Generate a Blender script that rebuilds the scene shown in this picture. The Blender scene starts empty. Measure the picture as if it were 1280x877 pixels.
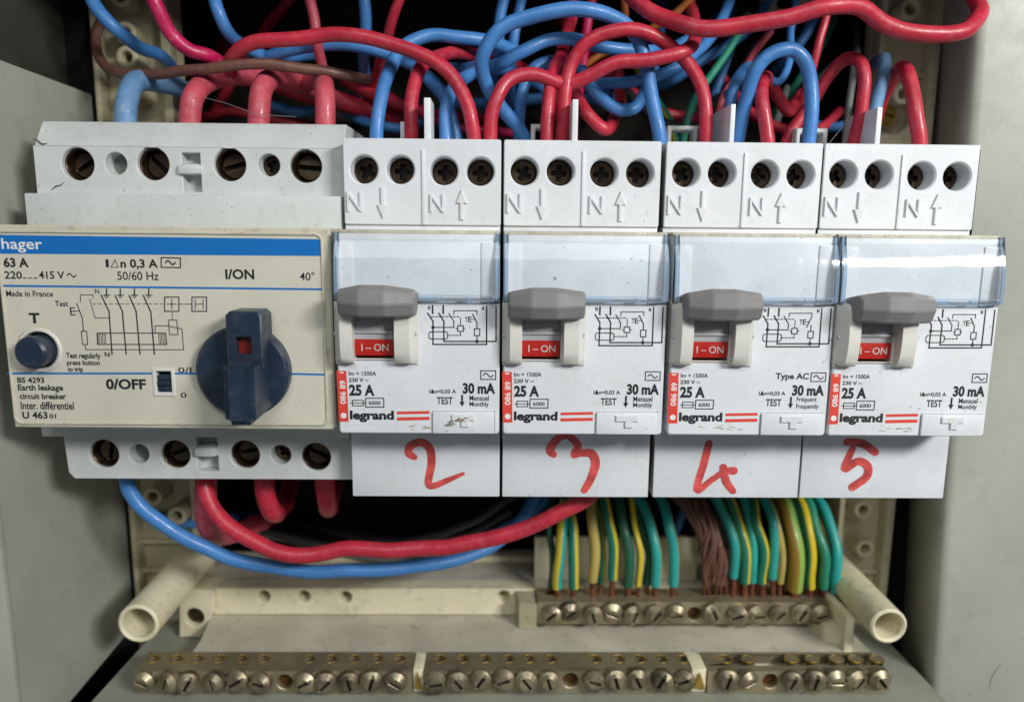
import bpy, bmesh, math, random
from mathutils import Vector, Matrix, noise as mnoise
from mathutils.geometry import tessellate_polygon
random.seed(7)
PI = math.pi
S = 0.001                                  # everything below is written in millimetres
scn = bpy.context.scene
col = scn.collection

# ---------------------------------------------------------------- camera, light, exposure
CAM = Vector((35.16, -163.3, 61.42)); YAW, PITCH, ROLL, FPX = 0.0156, 0.1607, 0.0094, 900.0
_f = Vector((math.sin(YAW)*math.cos(PITCH), math.cos(YAW)*math.cos(PITCH), -math.sin(PITCH)))
_r = Vector((math.cos(YAW), -math.sin(YAW), 0)); _u = _r.cross(_f)
RT = _r*math.cos(ROLL)+_u*math.sin(ROLL); UP = -_r*math.sin(ROLL)+_u*math.cos(ROLL); FW = _f
cd = bpy.data.cameras.new('camera'); cam = bpy.data.objects.new('camera', cd); col.objects.link(cam)
cam.matrix_world = Matrix((( RT.x, UP.x, -FW.x, CAM.x*S), (RT.y, UP.y, -FW.y, CAM.y*S), (RT.z, UP.z, -FW.z, CAM.z*S), (0, 0, 0, 1)))
cd.sensor_width = 36; cd.lens = 36*FPX/1280; cd.clip_start = 0.005; cd.clip_end = 20
cd.dof.use_dof = True; cd.dof.focus_distance = 0.158; cd.dof.aperture_fstop = cd.lens/2.3
scn.camera = cam
w = bpy.data.worlds.new('World'); scn.world = w; w.use_nodes = True
w.node_tree.nodes['Background'].inputs[0].default_value = (0.86, 0.94, 1.0, 1)
w.node_tree.nodes['Background'].inputs[1].default_value = 0.13

def area(name, loc, aim, sx, sy, power, color):
    l = bpy.data.lights.new(name, 'AREA'); l.shape = 'RECTANGLE'; l.size = sx*S; l.size_y = sy*S
    l.energy = power; l.color = color
    o = bpy.data.objects.new(name, l); col.objects.link(o)
    o.location = Vector(loc)*S
    o.rotation_euler = (Vector(loc)-Vector(aim)).to_track_quat('Z', 'Y').to_euler()
    return o
area('window_light', (400, -400, 265), (60, 0, 30), 170, 75, 2.75, (1.0, 0.99, 0.965))
area('front_fill_light', (20, -430, 370), (40, 0, 20), 360, 180, 0.9, (0.98, 1.0, 0.97))  # added soft fill from above and in front, no actual ceiling lamp
scn.view_settings.view_transform = 'Standard'; scn.view_settings.look = 'None'
scn.view_settings.exposure = 0.10; scn.view_settings.gamma = 1
scn.cycles.max_bounces = 8; scn.cycles.transparent_max_bounces = 12

def P(px, py, y):
    """the point at depth y that is seen at (px, py) of the 1280 x 877 photograph"""
    d = FW+RT*((px-640)/FPX)-UP*((py-438.5)/FPX)
    return CAM+d*((y-CAM.y)/d.y)
def PX(px, py, y):
    p = P(px, py, y); return (p.x, p.z)
def depth(p): return (Vector(p)-CAM).dot(FW)

# ---------------------------------------------------------------- materials
def mat(name, color, rough=0.5, metal=0.0, var=0.0, vscale=0.08, dirt=0.0, dirt_col=(0.10, 0.085, 0.06), speck=0.0,
        bump=0.0, bscale=1.5, coat=0.0, spec=0.5, sss=0.0, trans=0.0):
    m = bpy.data.materials.new(name); m.use_nodes = True
    nt = m.node_tree; N = nt.nodes; Lk = nt.links
    b = N['Principled BSDF']
    b.inputs['Roughness'].default_value = rough; b.inputs['Metallic'].default_value = metal
    b.inputs['Coat Weight'].default_value = coat; b.inputs['Specular IOR Level'].default_value = spec
    b.inputs['Transmission Weight'].default_value = trans
    if sss:
        b.inputs['Subsurface Weight'].default_value = sss; b.inputs['Subsurface Scale'].default_value = 0.0006
    tc = N.new('ShaderNodeTexCoord'); oi = N.new('ShaderNodeObjectInfo')
    mul = N.new('ShaderNodeVectorMath'); mul.operation = 'SCALE'; mul.inputs['Scale'].default_value = 1000.0
    Lk.new(tc.outputs['Object'], mul.inputs[0])
    ofs = N.new('ShaderNodeMath'); ofs.operation = 'MULTIPLY'; ofs.inputs[1].default_value = 500.0
    Lk.new(oi.outputs['Random'], ofs.inputs[0])
    add = N.new('ShaderNodeVectorMath'); Lk.new(mul.outputs[0], add.inputs[0]); Lk.new(ofs.outputs[0], add.inputs[1])
    vec = add.outputs[0]
    def noise(scale, detail=4.0, rgh=0.55):
        n = N.new('ShaderNodeTexNoise'); n.inputs['Scale'].default_value = scale; n.inputs['Detail'].default_value = detail
        n.inputs['Roughness'].default_value = rgh; Lk.new(vec, n.inputs['Vector']); return n.outputs['Fac']
    def ramp(fac, a, bb, va=0.0, vb=1.0):
        r = N.new('ShaderNodeMapRange'); r.inputs[1].default_value = a; r.inputs[2].default_value = bb
        r.inputs[3].default_value = va; r.inputs[4].default_value = vb; r.clamp = True
        Lk.new(fac, r.inputs[0]); return r.outputs[0]
    cur = None
    base = (*color, 1)
    def mixc(fac, a, c):
        x = N.new('ShaderNodeMix'); x.data_type = 'RGBA'
        if hasattr(fac, 'links') : Lk.new(fac, x.inputs[0])
        else: x.inputs[0].default_value = fac
        for v, s in ((a, x.inputs[6]), (c, x.inputs[7])):
            if isinstance(v, tuple): s.default_value = v
            else: Lk.new(v, s)
        return x.outputs[2]
    c = base
    if var:
        dk = tuple(v*(1-var) for v in color)+(1,); lt = tuple(min(1, v*(1+var*0.6)) for v in color)+(1,)
        c = mixc(ramp(noise(vscale, 5), 0.3, 0.7), dk, lt)
    if dirt:
        c = mixc(ramp(noise(vscale*4, 7, 0.65), 0.52, 0.78, 0, dirt), c, (*dirt_col, 1))
    if speck:
        c = mixc(ramp(noise(1.1, 2), 0.71, 0.76, 0, speck), c, (0.05, 0.04, 0.03, 1))
    if isinstance(c, tuple): b.inputs['Base Color'].default_value = c
    else: Lk.new(c, b.inputs['Base Color'])
    if var or dirt:
        Lk.new(ramp(noise(vscale*6, 4), 0.3, 0.7, max(0, rough-0.08), min(1, rough+0.12)), b.inputs['Roughness'])
    if bump:
        bp = N.new('ShaderNodeBump'); bp.inputs['Strength'].default_value = bump; bp.inputs['Distance'].default_value = 0.0002
        Lk.new(noise(bscale, 3), bp.inputs['Height']); Lk.new(bp.outputs[0], b.inputs['Normal'])
    return m

M = {}
M['white'] = mat('cool_white_plastic', (0.71, 0.735, 0.765), 0.40, var=0.07, dirt=0.32, dirt_col=(0.42, 0.39, 0.32), speck=0.5, bump=0.12, bscale=6, sss=0.1)
M['ivory_cheek'] = mat('warm_white_plastic', (0.68, 0.67, 0.62), 0.42, var=0.06, dirt=0.12, speck=0.2)
M['holder'] = mat('dusty_label_holder', (0.70, 0.74, 0.78), 0.5, var=0.10, vscale=0.12, dirt=0.35, dirt_col=(0.35, 0.36, 0.36), speck=0.8)
M['old_white'] = mat('aged_white_plastic', (0.60, 0.625, 0.62), 0.5, var=0.10, dirt=0.35, dirt_col=(0.25, 0.22, 0.16), speck=0.7, bump=0.2, bscale=4)
M['beige_case'] = mat('beige_case_plastic', (0.57, 0.545, 0.44), 0.5, var=0.12, dirt=0.6, dirt_col=(0.22, 0.17, 0.09), speck=0.6, bump=0.2, bscale=3)
M['grimy'] = mat('grimy_cream_plastic', (0.50, 0.47, 0.38), 0.6, var=0.2, vscale=0.3, dirt=0.9, dirt_col=(0.16, 0.12, 0.07), speck=0.8, bump=0.3)
M['beige_label'] = mat('beige_printed_plate', (0.62, 0.60, 0.50), 0.45, var=0.06, dirt=0.22, dirt_col=(0.3, 0.26, 0.18), speck=0.35, bump=0.1, bscale=5)
M['cream'] = mat('cream_bracket_plastic', (0.76, 0.70, 0.50), 0.5, var=0.12, dirt=0.55, dirt_col=(0.16, 0.12, 0.07), speck=0.6, bump=0.2)
M['cream_post'] = mat('dusty_cream_post_plastic', (0.48, 0.44, 0.29), 0.55, var=0.2, dirt=0.7, dirt_col=(0.12, 0.09, 0.05), speck=0.5, bump=0.2)
M['paint'] = mat('grey_cabinet_paint', (0.41, 0.425, 0.365), 0.42, var=0.14, vscale=0.03, dirt=0.4, dirt_col=(0.2, 0.19, 0.15), speck=0.5, bump=0.10, bscale=1.2)
M['dusty'] = mat('dust_covered_grey_metal', (0.54, 0.51, 0.41), 0.65, var=0.22, vscale=0.06, dirt=0.6, dirt_col=(0.16, 0.14, 0.10), speck=0.6, bump=0.3)
M['tray'] = mat('dusty_green_grey_metal', (0.31, 0.32, 0.26), 0.55, var=0.2, vscale=0.05, dirt=0.5, dirt_col=(0.16, 0.15, 0.11), speck=0.5, bump=0.3)
M['dark'] = mat('interior_shade_and_cracks', (0.028, 0.026, 0.022), 0.8, var=0.3, spec=0.05)  # interior shade put into the colour; also serves seams and cracks
M['gap_shade'] = mat('gap_shade_black', (0.012, 0.013, 0.012), 0.7, var=0.3, spec=0.1)  # darkness of the side gaps put into the colour
M['dark_olive'] = mat('dark_olive_upper_wall', (0.055, 0.06, 0.045), 0.55, var=0.4, vscale=0.04, spec=0.3)
M['lever'] = mat('grey_lever_plastic', (0.22, 0.215, 0.215), 0.5, var=0.08, dirt=0.2, dirt_col=(0.35, 0.33, 0.3), bump=0.35, bscale=3)
M['drum'] = mat('grey_drum_plastic', (0.44, 0.45, 0.47), 0.35, var=0.08, bump=0.1)
M['red_label'] = mat('red_drum_label', (0.44, 0.016, 0.01), 0.35, var=0.06)
M['red_print'] = mat('red_print', (0.70, 0.06, 0.04), 0.45, var=0.06)
M['ink'] = mat('black_print', (0.016, 0.017, 0.02), 0.5)
M['ink_grey'] = mat('dark_grey_print', (0.035, 0.035, 0.035), 0.5)
M['white_print'] = mat('white_print', (0.78, 0.78, 0.76), 0.5)
M['worn_print'] = mat('worn_white_print', (0.55, 0.50, 0.48), 0.5, var=.3, vscale=1)
M['blue_print'] = mat('blue_print', (0.004, 0.155, 0.50), 0.4, var=0.05, speck=0.2)
M['marker'] = mat('red_marker_ink', (0.66, 0.09, 0.085), 0.4, var=0.5, vscale=0.35)
M['stain'] = mat('brown_grime', (0.20, 0.14, 0.07), 0.7, var=0.5, vscale=1.0)
M['smear'] = mat('pale_brown_grime', (0.46, 0.42, 0.34), 0.6, var=0.4, vscale=1.0)
M['knob'] = mat('dark_blue_knob_plastic', (0.016, 0.030, 0.056), 0.36, var=0.2, dirt=0.35, dirt_col=(0.10, 0.11, 0.11), bump=0.15)
M['knob_red'] = mat('dark_red_window', (0.16, 0.012, 0.008), 0.4)
M['screw_dark'] = mat('oxidised_screw_metal', (0.10, 0.07, 0.045), 0.34, metal=0.85, var=0.7, vscale=0.5, dirt=0.9, dirt_col=(0.02, 0.02, 0.02))
M['recess'] = mat('slot_and_socket_shade', (0.02, 0.016, 0.012), 0.6)  # recess shade put into the floor colour of slots and sockets
M['hole_green'] = mat('green_tinted_hole_floor', (0.16, 0.20, 0.17), 0.5, var=0.4, vscale=0.4)
M['steel'] = mat('zinc_plated_steel', (0.36, 0.31, 0.21), 0.40, metal=0.78, var=0.7, vscale=0.3, dirt=0.9, dirt_col=(0.14, 0.11, 0.07), bump=0.25, bscale=2)
M['bar'] = mat('dull_plated_brass', (0.38, 0.33, 0.225), 0.45, metal=0.7, var=0.3, vscale=0.12, dirt=0.5, dirt_col=(0.25, 0.18, 0.08), bump=0.25, bscale=2)
M['hole_brown'] = mat('brown_thread_hole', (0.10, 0.045, 0.01), 0.5, metal=0.5, var=0.5, vscale=.6)
M['brass'] = mat('yellow_brass', (0.62, 0.42, 0.10), 0.3, metal=0.9, var=0.3, vscale=0.3, bump=0.2)
M['copper'] = mat('bare_copper', (0.26, 0.10, 0.06), 0.45, metal=0.6, var=0.4, vscale=0.6, dirt=0.5, dirt_col=(0.08, 0.04, 0.03))
def wire_mat(name, c, rough=0.42, dirt=0.25, dc=(0.4, 0.3, 0.3)):
    return mat(name, c, rough, var=0.2, vscale=0.15, dirt=min(1, dirt*1.5), dirt_col=dc, speck=0.5, bump=0.35, bscale=0.8, coat=0.1)
M['w_red'] = wire_mat('red_insulation', (0.50, 0.022, 0.048), dirt=0.15)
M['w_pink'] = wire_mat('dusty_red_insulation', (0.52, 0.07, 0.10), 0.5, dirt=0.4, dc=(0.5, 0.25, 0.25))
M['w_magenta'] = wire_mat('magenta_insulation', (0.52, 0.008, 0.09))
M['w_blue'] = wire_mat('blue_insulation', (0.058, 0.22, 0.55), dirt=0.12, dc=(0.2, 0.3, 0.45))
M['w_dustblue'] = wire_mat('dusty_blue_insulation', (0.13, 0.27, 0.48), 0.5, dirt=0.4, dc=(0.3, 0.38, 0.45))
M['w_brown'] = wire_mat('brown_insulation', (0.15, 0.062, 0.045), 0.5, dirt=0.3, dc=(0.25, 0.18, 0.15))
M['w_orange'] = wire_mat('orange_insulation', (0.55, 0.16, 0.03))
M['w_green'] = wire_mat('green_insulation', (0.02, 0.24, 0.15), dc=(0.1, 0.2, 0.15))
M['w_dgreen'] = wire_mat('dark_green_insulation', (0.015, 0.11, 0.065), dc=(0.05, 0.1, 0.06))
M['w_teal'] = wire_mat('teal_insulation', (0.02, 0.36, 0.30), dc=(0.1, 0.3, 0.25))
M['w_lime'] = wire_mat('lime_insulation', (0.27, 0.42, 0.06), dc=(0.4, 0.4, 0.1))
M['w_straw'] = wire_mat('straw_yellow_insulation', (0.48, 0.38, 0.10), dc=(0.4, 0.3, 0.12))
M['w_black'] = wire_mat('black_insulation', (0.015, 0.016, 0.02), dc=(0.03, 0.03, 0.035))
M['w_grey'] = wire_mat('grey_insulation', (0.16, 0.18, 0.17), dc=(0.1, 0.1, 0.1))

def stripe_mat(name, green, yellow, a, bb):
    """earth insulation: green with a yellow stripe running along the wire (u goes round the wire)"""
    m = wire_mat(name, green, dirt=0.0); nt = m.node_tree; N = nt.nodes; Lk = nt.links; b = N['Principled BSDF']
    uv = N.new('ShaderNodeUVMap'); uv.uv_map = 'around'; sp = N.new('ShaderNodeSeparateXYZ'); Lk.new(uv.outputs[0], sp.inputs[0])
    g = N.new('ShaderNodeMath'); g.operation = 'GREATER_THAN'; g.inputs[1].default_value = a; Lk.new(sp.outputs[0], g.inputs[0])
    l = N.new('ShaderNodeMath'); l.operation = 'LESS_THAN'; l.inputs[1].default_value = bb; Lk.new(sp.outputs[0], l.inputs[0])
    k = N.new('ShaderNodeMath'); k.operation = 'MULTIPLY'; Lk.new(g.outputs[0], k.inputs[0]); Lk.new(l.outputs[0], k.inputs[1])
    x = N.new('ShaderNodeMix'); x.data_type = 'RGBA'; Lk.new(k.outputs[0], x.inputs[0])
    x.inputs[6].default_value = (*green, 1); x.inputs[7].default_value = (*yellow, 1); Lk.new(x.outputs[2], b.inputs['Base Color'])
    return m
YEL = (0.62, 0.50, 0.03); GRN = (0.015, 0.20, 0.13); TEA = (0.02, 0.36, 0.33)
M['e_right'] = stripe_mat('green_yellow_insulation_a', GRN, YEL, 0.54, 0.80)     # yellow towards the right of what is seen
M['e_left'] = stripe_mat('green_yellow_insulation_b', TEA, YEL, 0.28, 0.52)      # yellow towards the left
M['e_edge'] = stripe_mat('green_yellow_insulation_c', TEA, YEL, 0.66, 0.90)
M['e_yellow'] = stripe_mat('green_yellow_insulation_d', GRN, (0.66, 0.50, 0.02), 0.40, 0.85)
M['e_olive'] = stripe_mat('green_yellow_insulation_e', (0.26, 0.42, 0.08), (0.28, 0.17, 0.02), 0.2, 0.5)

def cover_mat(name, tint, gloss, body):
    m = bpy.data.materials.new(name); m.use_nodes = True; nt = m.node_tree; N = nt.nodes; Lk = nt.links; N.clear()
    out = N.new('ShaderNodeOutputMaterial'); tr = N.new('ShaderNodeBsdfTransparent'); tr.inputs[0].default_value = (*tint, 1)
    df = N.new('ShaderNodeBsdfDiffuse'); df.inputs[0].default_value = (*body[:3], 1)
    mx = N.new('ShaderNodeMixShader'); mx.inputs[0].default_value = body[3]; Lk.new(tr.outputs[0], mx.inputs[1]); Lk.new(df.outputs[0], mx.inputs[2])
    gl = N.new('ShaderNodeBsdfGlossy'); gl.inputs['Roughness'].default_value = 0.075
    fr = N.new('ShaderNodeFresnel'); fr.inputs[0].default_value = gloss
    tc = N.new('ShaderNodeTexCoord'); nz = N.new('ShaderNodeTexNoise'); nz.inputs['Scale'].default_value = 160; nz.inputs['Detail'].default_value = 2
    bp = N.new('ShaderNodeBump'); bp.inputs['Strength'].default_value = 0.35; bp.inputs['Distance'].default_value = 0.0004
    Lk.new(tc.outputs['Object'], nz.inputs['Vector']); Lk.new(nz.outputs['Fac'], bp.inputs['Height']); Lk.new(bp.outputs[0], gl.inputs['Normal'])
    m2 = N.new('ShaderNodeMixShader'); Lk.new(fr.outputs[0], m2.inputs[0]); Lk.new(mx.outputs[0], m2.inputs[1]); Lk.new(gl.outputs[0], m2.inputs[2])
    Lk.new(m2.outputs[0], out.inputs[0]); return m
M['cover'] = cover_mat('clear_cover_plastic', (0.96, 0.98, 0.995), 1.42, (0.75, 0.79, 0.82, 0.05))
M['cover_edge'] = cover_mat('bluish_cover_edge_plastic', (0.80, 0.90, 1.0), 1.5, (0.42, 0.55, 0.70, 0.35))

# ---------------------------------------------------------------- mesh building
class MB:
    def __init__(s): s.v = []; s.f = []; s.uv = None
    def add(s, vs, fs):
        n = len(s.v); s.v += [tuple(q) for q in vs]; s.f += [tuple(i+n for i in q) for q in fs]; return s
    def box(s, x0, x1, y0, y1, z0, z1, b=0.0):
        bm = bmesh.new(); bmesh.ops.create_cube(bm, size=1)
        for v in bm.verts: v.co = Vector((x0+(v.co.x+.5)*(x1-x0), y0+(v.co.y+.5)*(y1-y0), z0+(v.co.z+.5)*(z1-z0)))
        if b: bmesh.ops.bevel(bm, geom=bm.edges[:], offset=b, segments=2, affect='EDGES', profile=0.6, clamp_overlap=True)
        s.bm(bm); return s
    def bm(s, bm):
        bm.verts.index_update(); s.add([v.co[:] for v in bm.verts], [[v.index for v in f.verts] for f in bm.faces]); bm.free()
    def prism(s, prof, x0, x1, b=0.0, axis='x', shrink=None):
        """profile of (y, z) pairs run along x (or (x, z) along y, or (x, y) along z); bevelled edges"""
        n = len(prof); mp = {'x': lambda a, p, q: (a, p, q), 'y': lambda a, p, q: (p, a, q), 'z': lambda a, p, q: (p, q, a)}[axis]
        bm = bmesh.new()
        A = [bm.verts.new(mp(x0, *p)) for p in prof]; B = [bm.verts.new(mp(x1, *p)) for p in prof]
        bm.faces.new(A); bm.faces.new(B[::-1])
        for i in range(n): bm.faces.new((A[i], A[(i+1) % n], B[(i+1) % n], B[i]))
        bmesh.ops.recalc_face_normals(bm, faces=bm.faces)
        if b: bmesh.ops.bevel(bm, geom=[e for e in bm.edges if e.calc_face_angle(0) > 0.35], offset=b, segments=2, affect='EDGES', clamp_overlap=True)
        s.bm(bm); return s
    def plate(s, outer, holes, d0, d1, ch=0.25, mp=None, hch=None):
        """a plate seen from the front (d0) with real openings; edges chamfered; mp maps (u, v, depth) to a point"""
        mp = mp or (lambda u, v, d: (u, d, v)); hch = ch if hch is None else hch
        ins = [offset(outer, -ch)] + [offset(h, hch) for h in holes]; raw = [outer]+list(holes)
        fl = [Vector((a, b, 0)) for l in ins for a, b in l]
        tri = tessellate_polygon([[Vector((a, b, 0)) for a, b in l] for l in ins])
        sg = 1 if d1 > d0 else -1
        base = len(s.v)
        s.v += [mp(p.x, p.y, d0) for p in fl]; s.f += [tuple(base+i for i in t) for t in tri]
        k = base
        for li, (l, r) in enumerate(zip(ins, raw)):
            n = len(l); c = ch if li == 0 else hch
            b1 = len(s.v); s.v += [mp(u, v, d0+sg*c) for u, v in r]; b2 = len(s.v); s.v += [mp(u, v, d1) for u, v in r]
            for i in range(n):
                j = (i+1) % n
                s.f.append((k+i, k+j, b1+j, b1+i)); s.f.append((b1+i, b1+j, b2+j, b2+i))
            k += n
        return s
    def quad(s, a, b, c, d): return s.add((a, b, c, d), ((0, 1, 2, 3),))
    def cyl(s, c, r, d0, d1, axis='y', n=28, ch=0.0, r2=None, hole=0.0, dome=0.0):
        """turned solid along an axis from d0 (front) to d1; c is the centre in the two other axes"""
        sg = 1 if d1 > d0 else -1; r2 = r if r2 is None else r2
        mp = {'y': lambda a, b, d: (a, d, b), 'z': lambda a, b, d: (a, b, d), 'x': lambda a, b, d: (d, a, b)}[axis]
        if hole: prof = [(hole, d1), (hole, d0+sg*ch), (hole+ch, d0), (r-ch, d0), (r, d0+sg*ch), (r2, d1)]
        elif dome: prof = [(0.001, d0), (r*.35, d0+sg*dome*.07), (r*.65, d0+sg*dome*.27), (r*.87, d0+sg*dome*.6), (r, d0+sg*dome), (r2, d1)]
        else: prof = [(0.001, d0), (r-ch, d0), (r, d0+sg*ch), (r2, d1)]
        b = len(s.v)
        for rr, d in prof:
            for k in range(n):
                t = 2*PI*k/n; s.v.append(mp(c[0]+rr*math.cos(t), c[1]+rr*math.sin(t), d))
        for i in range(len(prof)-1):
            for k in range(n):
                j = (k+1) % n; s.f.append((b+i*n+k, b+i*n+j, b+(i+1)*n+j, b+(i+1)*n+k))
        return s
    def tube(s, pts, rad, n=14, sub=7, cap=True, wob=0.0):
        """round wire through the points; u runs once round it from the side turned away from the viewer"""
        P_ = [Vector(p) for p in pts]; R_ = rad if isinstance(rad, (list, tuple)) else [rad]*len(P_)
        q = []; rr = []
        for i in range(len(P_)-1):
            p0 = P_[max(i-1, 0)]; p1 = P_[i]; p2 = P_[i+1]; p3 = P_[min(i+2, len(P_)-1)]
            # centripetal-like tangents keep the bends round
            l = (p2-p1).length
            t1 = (p2-p0)/max((p2-p1).length+(p1-p0).length, 1e-6)*l; t2 = (p3-p1)/max((p3-p2).length+(p2-p1).length, 1e-6)*l
            for k in range(sub):
                t = k/sub; h = (2*t**3-3*t*t+1, t**3-2*t*t+t, -2*t**3+3*t*t, t**3-t*t)
                q.append(p1*h[0]+t1*h[1]+p2*h[2]+t2*h[3]); rr.append(R_[i]*(1-t)+R_[i+1]*t)
        q.append(P_[-1]); rr.append(R_[-1])
        if wob: q = [p+Vector((mnoise.noise(p*.09+Vector((k, 0, 0))), mnoise.noise(p*.09+Vector((0, k, 9))), mnoise.noise(p*.09+Vector((5, 0, k)))))*wob for k in (random.uniform(0, 50),) for p in q]
        b = len(s.v); uv = []; m = len(q); a = None
        for i, p in enumerate(q):
            t = (q[min(i+1, m-1)]-q[max(i-1, 0)]).normalized()
            if a is None:
                a = Vector((0, 1, 0)); a = (a-t*a.dot(t))
                if a.length < 0.15: a = Vector((0, 0, 1))
            a = (a-t*a.dot(t)).normalized(); c = t.cross(a)
            for k in range(n): th = 2*PI*k/n; s.v.append(tuple(p+(a*math.cos(th)-c*math.sin(th))*rr[i]))
        for i in range(m-1):
            for k in range(n):
                j = (k+1) % n; s.f.append((b+i*n+k, b+i*n+j, b+(i+1)*n+j, b+(i+1)*n+k)); uv.append([1-k/n, 1-(k+1)/n, 1-(k+1)/n, 1-k/n])
        if cap:
            s.f.append(tuple(b+k for k in range(n))); uv.append([0.1]*n)
            s.f.append(tuple(b+(m-1)*n+k for k in range(n))); uv.append([0.1]*n)
        s.uv = (s.uv or [])+uv
        return s
    def line(s, pts, wd, y, closed=False):
        """flat printed line of width wd through (x, z) points on the plane y"""
        pts = list(pts)+([pts[0]] if closed else [])
        for i in range(len(pts)-1):
            a = Vector(pts[i]); b = Vector(pts[i+1]); d = b-a
            if d.length < 1e-6: continue
            d.normalize(); nn = Vector((-d.y, d.x))*wd/2; e = d*wd*0.45; a = a-e; b = b+e; yy = y-0.002*(i % 5)
            s.quad((a.x-nn.x, yy, a.y-nn.y), (b.x-nn.x, yy, b.y-nn.y), (b.x+nn.x, yy, b.y+nn.y), (a.x+nn.x, yy, a.y+nn.y))
        return s

def offset(loop, d):
    """move a closed loop outwards by d (inwards when negative)"""
    n = len(loop); ar = sum(loop[i][0]*loop[(i+1) % n][1]-loop[(i+1) % n][0]*loop[i][1] for i in range(n)); sg = 1 if ar > 0 else -1
    out = []
    for i in range(n):
        a = Vector(loop[i-1]); b = Vector(loop[i]); c = Vector(loop[(i+1) % n])
        e1 = (b-a).normalized(); e2 = (c-b).normalized()
        n1 = Vector((e1.y, -e1.x))*sg; n2 = Vector((e2.y, -e2.x))*sg; m = (n1+n2)
        m = m/max(1e-6, (1+n1.dot(n2)))
        if m.length > 2: m = m.normalized()*2
        out.append((b.x+m.x*d, b.y+m.y*d))
    return out
def circ(cx, cz, r, n=32, rz=None): return [(cx+r*math.cos(2*PI*k/n), cz+(rz or r)*math.sin(2*PI*k/n)) for k in range(n)]
def rrect(x0, x1, z0, z1, r=1.0, n=5):
    o = []
    for cx, cz, a in ((x1-r, z0+r, -PI/2), (x1-r, z1-r, 0), (x0+r, z1-r, PI/2), (x0+r, z0+r, PI)):
        for k in range(n+1): t = a+PI/2*k/n; o.append((cx+r*math.cos(t), cz+r*math.sin(t)))
    return o

def obj(name, mb, m, parent=None, smooth=True, keep=False, origin=None):
    """one mesh object; top-level ones get their origin at their middle"""
    off = Vector((0, 0, 0))
    if parent is None:
        xs = list(zip(*mb.v)); off = Vector([(min(t)+max(t))/2 for t in xs])
    me = bpy.data.meshes.new(name)
    me.from_pydata([((v[0]-off.x)*S, (v[1]-off.y)*S, (v[2]-off.z)*S) for v in mb.v], [], mb.f)
    if mb.uv:
        ul = me.uv_layers.new(name='around'); k = 0
        flat = [u for f in mb.uv for u in f]
        for i in range(min(len(flat), len(ul.data))): ul.data[i].uv = (flat[i], 0)
    if not keep:
        bm = bmesh.new(); bm.from_mesh(me); bmesh.ops.recalc_face_normals(bm, faces=bm.faces); bm.to_mesh(me); bm.free()
    if smooth:
        me.shade_smooth(); me.set_sharp_from_angle(angle=math.radians(34))
    me.materials.append(M[m] if isinstance(m, str) else m)
    o = bpy.data.objects.new(name, me); col.objects.link(o); o.location = off*S
    if parent: o.parent = parent
    return o
def tag(o, label=None, cat=None, group=None, kind=None):
    for k, v in (('label', label), ('category', cat), ('group', group), ('kind', kind)):
        if v: o[k] = v
    return o
def thing(name, label, cat, loc=(0, 0, 0), group=None):
    o = bpy.data.objects.new(name, None); col.objects.link(o); o.empty_display_size = 0.01; o.location = Vector(loc)*S
    return tag(o, label, cat, group)
def struct(name, mb, m, **k): return tag(obj(name, mb, m, **k), kind='structure')
def copy_tree(o, parent=None):
    c = o.copy(); col.objects.link(c); c.parent = parent
    for ch in list(o.children): copy_tree(ch, c)
    return c

# text: every string is fitted into a given box (x0, x1, z0, z1) on a plane y
JOBS = []
def txt(target, s, box, y, bold=0.0, rot=0.0): JOBS.append((target, s, box, y, bold, rot))
def finish_text():
    keys = sorted({(j[1], j[4]) for j in JOBS}); tmp = {}
    for s, b in keys:
        c = bpy.data.curves.new('lettering', 'FONT'); c.body = s; c.size = 1; c.offset = b; c.fill_mode = 'FRONT'; c.resolution_u = 3
        o = bpy.data.objects.new('lettering', c); col.objects.link(o); tmp[(s, b)] = o
    dg = bpy.context.evaluated_depsgraph_get(); dg.update()
    data = {}
    for k, o in tmp.items():
        me = bpy.data.meshes.new_from_object(o.evaluated_get(dg))
        data[k] = ([tuple(v.co) for v in me.vertices], [tuple(p.vertices) for p in me.polygons]); bpy.data.meshes.remove(me)
    for o in tmp.values():
        c = o.data; bpy.data.objects.remove(o); bpy.data.curves.remove(c)
    for target, s, (x0, x1, z0, z1), y, b, rot in JOBS:
        vs, fs = data[(s, b)]
        if rot: vs = [(-v[1], v[0], 0) for v in vs]            # reads from the bottom up
        a0 = min(v[0] for v in vs); a1 = max(v[0] for v in vs); b0 = min(v[1] for v in vs); b1 = max(v[1] for v in vs)
        target.add([(x0+(v[0]-a0)/(a1-a0)*(x1-x0), y, z0+(v[1]-b0)/(b1-b0)*(z1-z0)) for v in vs], fs)

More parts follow.
